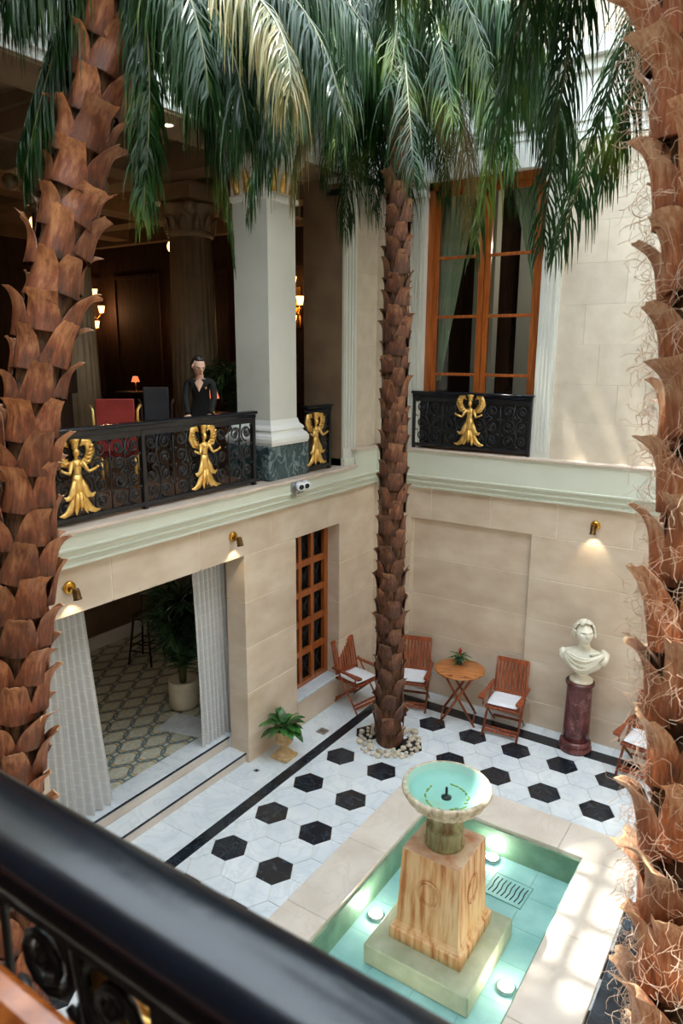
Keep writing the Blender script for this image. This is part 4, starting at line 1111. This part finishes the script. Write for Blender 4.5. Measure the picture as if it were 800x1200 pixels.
def frond(name, P0, P1, P2, ll, parent, rnd, nl=90, mname='leaf', wid=.0068, org=V((0, 0, 0)), g=1.9, label=None, box=(.05, 6.2, -8.35, -.16, 0, 9.2)):
    """arching feather leaf: rachis from P0 over P1 to P2 with long drooping leaflets on both sides"""
    P0, P1, P2 = V(P0) - org, V(P1) - org, V(P2) - org
    def cl(q):
        if box is None: return q
        h_ = .06 if q.z + org.z < 7.9 else .25
        return V((min(max(q.x, box[0] + h_ - org.x), box[1] - org.x), min(max(q.y, box[2] - org.y), box[3] - h_ - org.y), min(q.z, box[5] - org.z)))
    P1 = cl(P1 + (V((P2.y - P0.y, P0.x - P2.x, 0)).normalized() * rnd.uniform(-.28, .28) if mname != 'plantdark' else V((0, 0, 0)))); P2 = cl(P2)
    m = MB(); bez = lambda t: P0 * (1 - t) ** 2 + P1 * 2 * t * (1 - t) + P2 * t * t
    rp = [bez(t / 16) for t in range(17)]
    lm = MB(); vs = lm.v; fs = lm.f; sm = lm.smooth
    hd = (P2 - P0); hd.z = 0
    if hd.length < .15: hd = V((rnd.uniform(-1, 1), rnd.uniform(-1, 1), 0))
    side0 = hd.normalized().cross(V((0, 0, 1)))
    NS = 4
    nl = int(nl * 1.6)
    for i in range(nl):
        t = .10 + .90 * (i + rnd.random() * .6) / nl
        p = bez(min(t, 1)); T_ = (bez(min(t + .02, 1.02)) - bez(t - .02)).normalized()
        L = ll * 1.25 * (.45 + .75 * math.sin(PI * min(1, .12 + t * .80)) ** .9) * rnd.uniform(.82, 1.12)
        if t > .9: L *= 1 - (t - .9) * 4
        S = (side0 - T_ * side0.dot(T_)).normalized()
        for s in (-1, 1):
            if rnd.random() < .08: continue
            L_ = L; L = L_ * rnd.uniform(.72, 1.12)
            d = (S * s * rnd.uniform(.30, 1.0) + T_ * rnd.uniform(.35, 1.1) + V((rnd.uniform(-.2, .2), rnd.uniform(-.2, .2), rnd.uniform(-.3, .3)))).normalized()
            q = p.copy(); wv = (T_ + S * rnd.uniform(-.5, .5) + V((0, 0, rnd.uniform(-.3, .3))))
            base = len(vs); gg = g * rnd.uniform(.7, 1.3)
            for k in range(NS + 1):
                u = k / NS; wdt = wid * (1 - u) ** .6 * (.5 if k == 0 else 1.0) + .0008
                ww = (wv - d * wv.dot(d)).normalized() * wdt
                vs.append(tuple(cl(q - ww))); vs.append(tuple(cl(q + ww)))
                if k < NS:
                    fs.append((base + 2 * k, base + 2 * k + 1, base + 2 * k + 3, base + 2 * k + 2)); sm.append(True)
                d = (d + V((0, 0, -gg * (.35 + .5 * u)))).normalized(); q = q + d * (L / NS)
            L = L_
    o = lm.build(name, M[mname], parent, label)
    m.tube(rp, [.015 * (1 - .85 * k / 16) + .002 for k in range(17)], 6)
    m.build('rachis', M['rachis'], o)
    return o

def palm(name, label, pts, rad, boot, seed, fronds, nthread=0, r_top=None, boot_z=None, roots=True):
    """pts: trunk centre line bottom to top"""
    rnd = random.Random(seed); base = V(pts[0]); t = thing(name, label, 'palm', base)
    cl_ = [p - base for p in catmull(pts, 8)]
    n = len(cl_); cum = [0]
    for a, b in zip(cl_, cl_[1:]): cum.append(cum[-1] + (b - a).length)
    total = cum[-1]
    def pos(s):
        s = max(0, min(total - 1e-6, s))
        for i in range(n - 1):
            if cum[i + 1] >= s:
                k = (s - cum[i]) / (cum[i + 1] - cum[i]); return cl_[i].lerp(cl_[i + 1], k), (cl_[i + 1] - cl_[i]).normalized()
        return cl_[-1], (cl_[-1] - cl_[-2]).normalized()
    rd = lambda s: rad * (1.12 - .12 * min(1, s / .5)) if r_top is None else rad + (r_top - rad) * s / total
    m = MB(); NN = 60; P = []
    for k in range(NN + 1):
        s = total * k / NN; c, T_ = pos(s); a = T_.orthogonal().normalized(); b = T_.cross(a); row = []
        for q in range(20):
            g = 2 * PI * q / 20; row.append(c + (a * math.cos(g) + b * math.sin(g)) * (rd(s) - .015 + .012 * math.sin(q * 7.3 + k * 2.1)))
        P.append(row)
    m.grid(P, closed=True); m.build('trunk', M['fibre'], t)
    bz0, bz1 = boot_z or (0.05, total)
    s = bz0; k = 0; per = boot['per']; dz = boot['pitch'] / per
    while s < bz1:
        c, T_ = pos(s); ang = k * 2 * PI * (1 / per + .5 / per / per * 1.0) + rnd.uniform(-.12, .12)
        a = (V((1, 0, 0)) - T_ * T_.x).normalized(); b = T_.cross(a)
        out = a * math.cos(ang) + b * math.sin(ang); tn = T_.cross(out)
        sz = boot['h'] * rnd.uniform(.88, 1.14); sw = boot['w'] * rnd.uniform(.9, 1.12)
        roll = rnd.uniform(-.13, .13)
        R3 = Matrix((out, tn, T_)).transposed() @ Matrix.Rotation(roll, 3, 'X') @ Matrix.Rotation(rnd.uniform(-.06, .10) + boot.get('lean', 0), 3, 'Y')
        mx = Matrix.Translation(c + out * (rd(s) - .02)) @ R3.to_4x4() @ Matrix.Diagonal((boot.get('d', .8) * sz, sw, sz, 1))
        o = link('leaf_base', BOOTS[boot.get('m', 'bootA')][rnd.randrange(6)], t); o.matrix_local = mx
        s += dz * rnd.uniform(.92, 1.08); k += 1
    if nthread:
        m = MB()
        for _ in range(nthread):
            s = rnd.uniform(bz0, bz1); c, T_ = pos(s); g = rnd.uniform(0, 2 * PI); a = T_.orthogonal().normalized(); b = T_.cross(a)
            o_ = a * math.cos(g) + b * math.sin(g); p = c + o_ * (rd(s) + .05); pts_ = [p]
            d = (o_ + V((rnd.uniform(-1, 1), rnd.uniform(-1, 1), rnd.uniform(-1, 1))) * .9).normalized()
            for q in range(5):
                d = (d + V((rnd.uniform(-1, 1), rnd.uniform(-1, 1), rnd.uniform(-1.2, .7))) * .7 - o_ * .1 * q).normalized(); p = p + d * rnd.uniform(.015, .04); pts_.append(p)
            m.tube(pts_, .0011, 3, cap=False)
        m.build('fibre_threads', M['thread'], t, 'loose pale fibre threads', 'stuff')
    for fr in fronds: frond('frond', *fr[:3], fr[3], t, rnd, fr[4] if len(fr) > 4 else 90, fr[5] if len(fr) > 5 else 'leaf', fr[6] if len(fr) > 6 else .0068, base)
    return t

def crown(c, n, rnd, reach=1.6, drop=1.7, ll=.5, a0=0.0, amin=None, amax=None, nl=90, dry=.0):
    out = []
    for k in range(n):
        a = a0 + k * 2.399963
        if amin is not None and not (amin <= (a % (2 * PI)) <= amax): continue
        q = k / n; el = 1.25 - 1.35 * q + rnd.uniform(-.1, .1)
        rc = reach * rnd.uniform(.85, 1.15); h = V((math.cos(a), math.sin(a), 0))
        P1 = c + h * rc * .65 * math.cos(el * .6) + V((0, 0, 1)) * (1.35 * math.sin(max(el, .05)) + .25)
        P2 = c + h * rc * (.75 + .35 * math.cos(el)) + V((0, 0, -drop * (.35 + .75 * q) + .15))
        out.append((c + h * .08 + V((0, 0, .1)), P1, P2, ll * rnd.uniform(.85, 1.15), nl, 'leafy' if rnd.random() < dry else 'leaf'))
    return out
rr = random.Random(21)
cc = V((1.20, -1.55, 8.15))
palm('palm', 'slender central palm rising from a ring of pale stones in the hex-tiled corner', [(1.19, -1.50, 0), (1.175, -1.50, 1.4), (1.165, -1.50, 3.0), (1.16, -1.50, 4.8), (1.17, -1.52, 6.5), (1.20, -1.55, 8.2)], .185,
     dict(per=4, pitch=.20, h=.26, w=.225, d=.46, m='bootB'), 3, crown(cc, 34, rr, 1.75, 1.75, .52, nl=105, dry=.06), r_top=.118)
rr = random.Random(22)
lp = [at(18, 1190, 5.35), at(18, 895, 5.2), at(26, 740, 5.1), at(38, 500, 5), at(60, 350, 4.95), at(90, 200, 4.9), at(122, 50, 4.8), at(138, -70, 4.7)]
lp[0].z = 0; lp[0].x += .02
lc = lp[-1]
FL = [ # hand-placed leaves of the left palm: (apex, tip) as surveyed directions and distances
    ((80, -40, 4.7), (28, 205, 4.75), .42), ((60, -10, 4.75), (20, 180, 4.8), .38), ((165, 20, 4.5), (168, 258, 4.6), .30), ((180, -30, 4.5), (172, 200, 4.55), .30),
    ((260, -90, 4.6), (268, 175, 4.7), .5), ((300, -110, 4.5), (330, 170, 4.4), .5), ((230, -80, 4.9), (255, 215, 5.0), .45), ((250, 0, 5.0), (275, 305, 5.2), .32),
    ((340, -110, 4.3), (400, 130, 4.2), .5), ((320, -60, 4.0), (340, 110, 3.9), .42), ((210, -110, 4.2), (215, 95, 4.2), .45), ((280, -30, 4.8), (318, 200, 4.8), .42),
    ((370, -120, 4.6), (440, 60, 4.6), .5), ((330, -130, 4.8), (370, 110, 4.9), .5), ((200, -40, 4.6), (235, 140, 4.6), .4), ((60, -80, 4.4), (10, -10, 4.4), .4), ((90, -60, 4.9), (60, 60, 5.0), .4),
    ((290, -60, 4.3), (290, 150, 4.3), .5), ((240, -90, 4.1), (245, 110, 4.1), .45)]
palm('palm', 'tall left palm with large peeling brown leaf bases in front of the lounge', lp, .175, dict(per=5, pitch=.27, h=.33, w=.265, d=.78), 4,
     [(lc, at(*a), at(*b), l, 105, 'leafy' if k in (9,) else 'leaf') for k, (a, b, l) in enumerate(FL)] + crown(lc, 14, rr, 1.3, .6, .5, amin=2.2, amax=5.4), r_top=.165)
rr = random.Random(23)
rp_ = [at(800, 1600, 2.95), at(803, 1300, 2.85), at(812, 1000, 2.78), at(828, 700, 2.7), at(838, 500, 2.65), at(838, 300, 2.6), at(828, 100, 2.5), at(822, -100, 2.4)]
b0 = rp_[0]; d0 = (rp_[1] - rp_[0]).normalized(); rp_.insert(0, V((b0.x + .05, b0.y + .0, 0)))
top = rp_[-1]; rp_.append(V((top.x - .02, top.y, 7.3)))
rc = rp_[-1]
FR = [((640, -500, 3.0), (556, 290, 3.7), .34), ((690, -250, 3.6), (635, 290, 4.4), .38),
      ((650, -300, 4.0), (610, 110, 4.6), .42), ((560, -350, 4.0), (500, 30, 4.5), .4),
      ((520, -400, 3.6), (450, 10, 4.0), .4), ((745, -60, 4.7), (650, 300, 5.0), .38), ((760, -40, 4.3), (705, 215, 4.6), .34)]
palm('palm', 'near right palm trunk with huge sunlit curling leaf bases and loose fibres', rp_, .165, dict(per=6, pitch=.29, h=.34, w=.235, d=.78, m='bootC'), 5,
     [(rc, at(*a), at(*b), l, 105, 'leaf') for k, (a, b, l) in enumerate(FR)] + crown(rc, 16, rr, 1.5, .7, .5), nthread=5200)

# pebbles ring around the central palm
PEB = []
for s in range(5):
    r_ = random.Random(s); m = MB(); ph = [r_.uniform(0, 6) for _ in range(4)]
    m.ball((0, 0, 0), (1, .8, .6), 9, 6, None, lambda d, q: q * (1 + .12 * math.sin(3 * d.x + ph[0]) + .10 * math.sin(4 * d.y + ph[1]) + .08 * math.sin(5 * d.z + ph[2])))
    me = m.mesh('pebble'); me.materials.append(M['pebble']); PEB.append(me)
rr = random.Random(9); ring = []
for _ in range(5000):
    a = rr.uniform(0, 2 * PI); r_ = rr.uniform(.255, .42); sz = rr.uniform(.028, .062)
    x = 1.19 + r_ * math.cos(a) * 1.0; y = -1.50 + r_ * math.sin(a)
    if all((x - q[0]) ** 2 + (y - q[1]) ** 2 > ((sz + q[2]) * .92) ** 2 for q in ring): ring.append((x, y, sz))
for x, y, sz in ring[:110]:
    o = link('pebble', PEB[rr.randrange(5)]); o.location = (x, y, sz * .56); o.scale = (sz, sz, sz); o.rotation_euler = (rr.uniform(-.15, .15), rr.uniform(-.15, .15), rr.uniform(0, 6))
    tag(o, 'rounded pale pebble in the ring around the central palm base', 'stone', 'pebbles around the central palm')

# ---- lounge on the terrace
def fluted(label, x, y, r=.36):
    t = thing('fluted_column', label, 'column', (x, y, TZ))
    m = MB(); m.box(-r * 1.3, r * 1.3, -r * 1.3, r * 1.3, 0, .12); m.lathe([(r * 1.28, .12), (r * 1.3, .17), (r * 1.15, .22), (r * 1.18, .27), (r * 1.02, .32)], 32); m.build('base', M['column'], t)
    m = MB(); m.lathe([(r, .30), (r, 1.2), (r * .88, 3.2)], 96, flute=.07, nf=24); m.build('shaft', M['column'], t)
    m = MB(); m.lathe([(r * .9, 3.18), (r * .98, 3.22), (r * .9, 3.26), (r * .95, 3.45), (r * 1.15, 3.60), (r * 1.15, 3.64)], 32)
    m.box(-r * 1.25, r * 1.25, -r * 1.25, r * 1.25, 3.66, 3.88)
    for sx in (-1, 1):
        for sy in (-1, 1): m.ball((sx * r * 1.05, sy * r * 1.05, 3.54), .10, 10, 8)
    for k in range(12):
        a = 2 * PI * k / 12; c, s_ = math.cos(a), math.sin(a)
        m.tube([(c * r * .92, s_ * r * .92, 3.27), (c * r * 1.0, s_ * r * 1.0, 3.42), (c * r * 1.16, s_ * r * 1.16, 3.47)], [.06, .05, .015], 6)
    m.build('capital', M['column'], t)
fluted('fluted stone column in the lounge right behind the woman in black', -2.85, -.75)
fluted('fluted stone column in the lounge partly hidden by the left palm', -2.85, -3.02)
fluted('fluted stone column far left in the dark lounge', -2.85, -6.0)
def sconce(label, x, y, z, rz, k_=1.7):
    t = thing('wall_sconce', label, 'lamp', (x, y, z), rz); t.scale = (k_, k_, k_)
    m = MB(); m.lathe([(0, 0), (.05, 0), (.06, .02), (.03, .04)], 12, Matrix.Rotation(PI / 2, 4, 'Y')); m.box(0, .02, -.03, .03, -.2, .25); m.build('back_plate', M['brass'], t)
    for k, (yy, zz) in enumerate(((-.10, .0), (.10, .05), (0, .26), (0, -.15))):
        m = MB(); m.tube([(.02, 0, zz * .4), (.08, yy * .6, zz - .08), (.12, yy, zz)], .008, 6); m.build('arm', M['brass'], t)
        m = MB(); m.lathe([(.028, 0), (.045, .09)], 12, Matrix.Translation((.12, yy, zz)), cap=False); m.ball((.12, yy, zz + .03), .02, 8, 6); m.build('shade', EM_S, t)
    lamp('sconce_light', 'POINT', (.2, 0, .05), 12, (1, .55, .25), .06, t)
    return t
EM_S = emit('sconce_shade', (1, .50, .16, 1), 5)
sconce('glowing brass sconce on the lounge wall beside the left palm', -8.86, 1.95, 5.80, 0)
sconce('glowing brass sconce seen between the pillar and the tan jamb', -3.08, 2.27, 5.8, -PI / 2)
sconce('small glowing sconce left of the fluted column', -6.2, 2.27, 5.62, -PI / 2, .8)
def table_lamp(label, x, y, z):
    t = thing('table_lamp', label, 'lamp', (x, y, z)); t.scale = (.6, .6, .6)
    m = MB(); m.lathe([(.08, 0), (.085, .02), (.03, .04), (.045, .12), (.05, .2), (.02, .28), (.012, .36), (0, .36)], 16, cap=False); m.build('base', M['brass'], t)
    m = MB(); m.lathe([(.14, .32), (.08, .50)], 20, cap=False); m.build('shade', EM_L, t)
    lamp('lamp_light', 'POINT', (0, 0, .42), 5, (1, .6, .3), .06, t)
EM_L = emit('lamp_shade_glow', (1, .22, .08, 1), 1.2)
def side_table(label, x, y, r=.4):
    t = thing('lounge_table', label, 'table', (x, y, TZ))
    m = MB(); m.lathe([(0, .70), (r, .70), (r, .73), (0, .73)], 28, cap=False); m.build('tabletop', M['darkwood'], t)
    m = MB(); m.lathe([(.22, 0), (.22, .03), (.04, .06), (.035, .7)], 16); m.build('pedestal', M['darkwood'], t)
side_table('round dark lounge table carrying the small red-shaded lamp', -6.2, .9); table_lamp('small lit lamp with a red shade deep in the lounge', -6.2, .9, TZ + .73)
side_table('round dark lounge table with a glowing lamp beside the woman in black', -1.3, -2.0, .3); table_lamp('glowing table lamp right of the woman in black', -1.3, -2.0, TZ + .73)
# chair with red back, gold arms
def lounge_chair(label, x, y, rz, m_back, gold=True, w_=.40, hh=1.02):
    t = thing('lounge_chair', label, 'chair', (x, y, TZ), rz)
    bx('backrest', M[m_back], -w_ / 2, w_ / 2, .20, .26, .45, hh, t, .01)
    bx('seat', M[m_back], -w_ / 2, w_ / 2, -.22, .22, .38, .46, t, .02)
    fm = M['gold'] if gold else M['darkwood']
    for s in (-1, 1):
        m = MB(); m.tube([(s * (w_ / 2 + .02), .23, .46), (s * (w_ / 2 + .03), .25, .9), (s * (w_ / 2 + .06), .20, .95)], .018, 6); m.build('arm_post', fm, t)
        m = MB(); m.tube([(s * (w_ / 2 + .04), .22, .68), (s * (w_ / 2 + .06), 0, .66), (s * (w_ / 2 + .05), -.20, .66), (s * (w_ / 2 + .03), -.2, .46)], .018, 6); m.build('arm_rest', fm, t)
        for e in (-1, 1):
            m = MB(); m.tube([(s * (w_ / 2 - .02), e * .19, 0), (s * (w_ / 2 - .02), e * .19, .40)], [.015, .024], 6); m.build('leg', fm, t)
    return t
lounge_chair('red leather lounge chair with gilded arms behind the balustrade', -1.10, -3.72, -2.36, 'redcloth')
lounge_chair('dark grey high-backed lounge chair between the red chair and the woman', -1.50, -2.78, -2.36, 'grey', False, .30, 1.10)
t = thing('reception_lectern', 'tall dark lectern with a sloping top and a lit screen behind the balustrade', 'lectern', (-2.30, -3.75, TZ), .6)
bx('body', M['darkwood'], -.22, .22, -.18, .18, 0, 1.02, t, .01)
m = MB(); m.prism([(-.24, 1.02), (.24, 1.02), (.24, 1.32), (.05, 1.30), (-.24, 1.12)], 0, -.27, .27); m.build('desk_top', M['darkwood'], t)
bx('screen', M['grey'], -.14, .18, -.02, .0, 1.30, 1.33, t)
# person
ps = thing('person', 'woman in black v-neck jacket with dark hair pulled back, looking down behind the balustrade', 'person', (-.62, -2.90, TZ), .62)
ps.scale = (.93, .93, .93)
def skin_mesh(name, joints, edges, m, parent, sub=2, label=None):
    me = bpy.data.meshes.new(name); me.from_pydata([j[:3] for j in joints], edges, []); o = bpy.data.objects.new('tmp', me); COL.objects.link(o)
    md = o.modifiers.new('s', 'SKIN'); sk = me.skin_vertices[0].data if me.skin_vertices else None
    if sk is None:
        bpy.context.view_layer.objects.active = o; o.select_set(True); bpy.ops.object.mode_set(mode='OBJECT')
        sk = me.skin_vertices.new().data if hasattr(me.skin_vertices, 'new') else me.skin_vertices[0].data
    for i, j in enumerate(joints): sk[i].radius = (j[3], j[4] if len(j) > 4 else j[3])
    sk[0].use_root = True
    s2 = o.modifiers.new('u', 'SUBSURF'); s2.levels = sub; s2.render_levels = sub
    dg = bpy.context.evaluated_depsgraph_get(); me2 = bpy.data.meshes.new_from_object(o.evaluated_get(dg)); me2.name = name
    bpy.data.objects.remove(o); me2.materials.clear(); me2.materials.append(m)
    me2.polygons.foreach_set('use_smooth', [True] * len(me2.polygons))
    return link(name, me2, parent, label)
J = [(0, 0, .90, .13, .10), (0, -.01, 1.02, .115, .085), (0, -.04, 1.17, .13, .095), (0, -.07, 1.27, .11, .075), (0, -.085, 1.315, .03, .028), (0, -.10, 1.345, .02, .02),
     (.155, -.07, 1.265, .05), (.175, -.13, 1.07, .042), (.15, -.30, .90, .033), (-.155, -.07, 1.265, .05), (-.18, -.12, 1.07, .042), (-.12, -.28, .89, .033),
     (.09, 0, .84, .085), (.10, -.01, .48, .06), (.10, .02, .10, .042), (-.09, 0, .84, .085), (-.10, -.02, .48, .06), (-.10, .02, .10, .042), (.10, -.10, .035, .035), (-.10, -.10, .035, .035)]
Eg = [(0, 1), (1, 2), (2, 3), (3, 4), (4, 5), (3, 6), (6, 7), (7, 8), (3, 9), (9, 10), (10, 11), (0, 12), (12, 13), (13, 14), (0, 15), (15, 16), (16, 17), (14, 18), (17, 19)]
try:
    skin_mesh('body', J, Eg, M['black'], ps, 2, 'black jacket and trousers')
except Exception as e:
    print('SKIN FAIL', e)
m = MB(); m.tube([(0, -.075, 1.27), (0, -.088, 1.33), (0, -.11, 1.40)], [.072, .050, .046], 12); m.build('neck', M['skin'], ps)
m = MB(); P = []
for i in range(7):
    t_ = i / 6; zz = 1.315 - .16 * t_; hw = .074 * (1 - t_) + .002
    P.append([V((hw * (k / 6 * 2 - 1), -.152 - .018 * math.sin(t_ * 2) - .012 * math.cos((k / 6 * 2 - 1) * 1.5) + .035 * (1 - t_) * .9, zz)) for k in range(7)])
m.grid(P); m.build('neckline', M['skin'], ps)
mxh = Matrix.Translation((.0, -.145, 1.46)) @ Matrix.Rotation(.55, 4, 'Z') @ Matrix.Rotation(.42, 4, 'X')
m = MB(); m.ball((0, 0, 0), (.075, .092, .115), 80, 64, mxh, head_fn(1.15)); m.build('head', M['skin'], ps)
m = MB()
for s in (-1, 1): m.ball((s * .076, .005, 0), (.012, .02, .03), 8, 6, mxh)
m.build('ears', M['skin'], ps)
m = MB(); m.ball((0, .016, .016), (.092, .104, .118), 32, 24, mxh, lambda d, q: q if d.y > -.05 or d.z > .70 else q * .70); m.ball((0, .115, .0), (.05, .042, .05), 12, 8, mxh); m.build('hair', M['hair'], ps)
m = MB()
for s in (-1, 1):
    m.tube([(s * .016, -.088, .026), (s * .03, -.088, .030), (s * .048, -.078, .026)], .0035, 5, mxh); m.ball((s * .030, -.084, .008), (.012, .006, .004), 8, 5, mxh)
m.build('brows_and_lashes', M['hair'], ps)
m = MB(); m.ball((0, -.098, -.053), (.020, .008, .007), 8, 6, mxh); m.build('lips', M['redcloth'], ps)
def hand(parent, base, fwd, upv, sgn):
    f_ = V(fwd).normalized(); u_ = V(upv); s_ = f_.cross(u_).normalized(); u_ = s_.cross(f_); b = V(base); m = MB()
    m.tube([b, b + f_ * .04, b + f_ * .085], [.026, .036, .034], 8, flat=.45, up=u_)
    for k, L_ in enumerate((.06, .072, .068, .052)):
        o = b + f_ * .08 + s_ * (-.027 + .018 * k); m.tube([o, o + f_ * L_ * .45 - u_ * .006, o + f_ * L_ * .8 - u_ * .022, o + f_ * L_ * .9 - u_ * .04], [.0095, .0085, .0075, .005], 6)
    o = b + f_ * .03 - s_ * .03 * sgn; m.tube([o, o + f_ * .03 - s_ * .025 * sgn, o + f_ * .055 - s_ * .03 * sgn - u_ * .012], [.012, .010, .007], 6)
    return m.build('hand', M['skin'], parent)
hand(ps, (.145, -.32, .892), (-.25, -1, -.35), (0, 0, 1), 1); hand(ps, (-.115, -.30, .882), (.25, -1, -.35), (0, 0, 1), -1)
m = MB(); m.ball((.085, -.168, 1.20), (.012, .006, .014), 8, 6); m.build('brooch', M['gold'], ps, 'small gold brooch')
# lounge palm plants
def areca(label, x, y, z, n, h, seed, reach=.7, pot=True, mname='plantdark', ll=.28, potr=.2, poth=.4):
    t = thing('potted_palm', label, 'plant', (x, y, z))
    if pot: m = MB(); m.lathe([(0, 0), (potr * .85, 0), (potr, .03), (potr, poth), (potr * .9, poth), (potr * .88, poth - .05), (0, poth - .05)], 32, cap=False); m.build('pot', M['cream'], t, 'cream cylindrical pot')
    rnd = random.Random(seed)
    for k in range(n):
        a = k * 2.4; hh = h * rnd.uniform(.75, 1.1); rc_ = reach * rnd.uniform(.5, 1)
        hv = V((math.cos(a), math.sin(a), 0)); frond('frond', hv * .03 + V((0, 0, poth - .08)), hv * rc_ * .25 + V((0, 0, poth + hh)), hv * rc_ + V((0, 0, poth + hh * rnd.uniform(.55, .9))), ll, t, rnd, 34, mname, .012, g=.35, box=None)
    return t
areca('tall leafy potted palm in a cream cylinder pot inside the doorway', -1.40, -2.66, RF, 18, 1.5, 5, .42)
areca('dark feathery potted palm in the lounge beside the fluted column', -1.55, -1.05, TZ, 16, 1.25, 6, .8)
bx('stone_tablet', M['marble'], -.30, .30, -.22, .22, 0, .012, thing('marble_tablet', 'small pale marble slab lying on the mosaic beside the cream pot', 'slab', (-.98, -3.02, RF - .002), .25), .003)  # loose marble slab resting on the mosaic floor
# bar stool
t = thing('bar_stool', 'dark wooden bar stool with splayed legs in the dim room', 'stool', (-2.95, -1.95, RF - .002), .3)
m = MB(); m.lathe([(0, .74), (.18, .74), (.19, .76), (.17, .79), (0, .79)], 24, cap=False); m.build('seat', M['darkwood'], t)
for a, b in ((-1, -1), (-1, 1), (1, -1), (1, 1)):
    m = MB(); m.tube([(a * .2, b * .2, 0), (a * .12, b * .12, .75)], [.014, .02], 8); m.build('leg', M['darkwood'], t)
for z in (.22, .34):
    m = MB(); k = .2 - .08 * z / .75; m.tube([(-k, -k, z), (k, -k, z)], .01, 6); m.tube([(-k, k, z), (k, k, z)], .01, 6); m.tube([(-k, -k, z + .05), (-k, k, z + .05)], .01, 6); m.tube([(k, -k, z + .05), (k, k, z + .05)], .01, 6); m.build('footrest', M['darkwood'], t)
m = MB(); m.tube([(-.16, .16, .78), (-.17, .2, 1.0), (.17, .2, 1.0), (.16, .16, .78)], .014, 6); m.build('back_hoop', M['darkwood'], t)
# recessed downlight in the soffit
t = thing('downlight', 'small lit round downlight in the soffit above the balcony', 'light', (-.30, -3.55, 7.19))
m = MB(); m.lathe([(.05, -.004), (.065, -.004), (.065, 0)], 20, cap=False); m.build('bezel', M['white'], t); m = MB(); m.lathe([(0, -.003), (.05, -.003)], 20, cap=False); m.build('lens', EM_W, t)
lamp('downlight_glow', 'SPOT', (0, 0, -.02), 10, (1, .8, .55), .03, t, (0, 0, 0), 1.8)
# warm ambient chandeliers' glow in the lounge
for x, y in ((-4.2, -2.4), (-6.6, -4.7), (-4.2, .2)):
    t = thing('ceiling_lantern', 'globe lantern hanging from the lounge ceiling at %s' % ('its centre' if y == -2.4 else 'the far left' if y < -4 else 'the far right'), 'lamp', (x, y, 7.4))
    m = MB(); m.tube([(0, 0, 0), (0, 0, -.5)], .008, 6); m.build('rod', M['brass'], t); m = MB(); m.ball((0, 0, -.62), .12, 16, 10); m.build('globe', EM_S, t)
    lamp('lantern_light', 'POINT', (0, 0, -.85), 4.5, (1, .62, .34), .12, t)
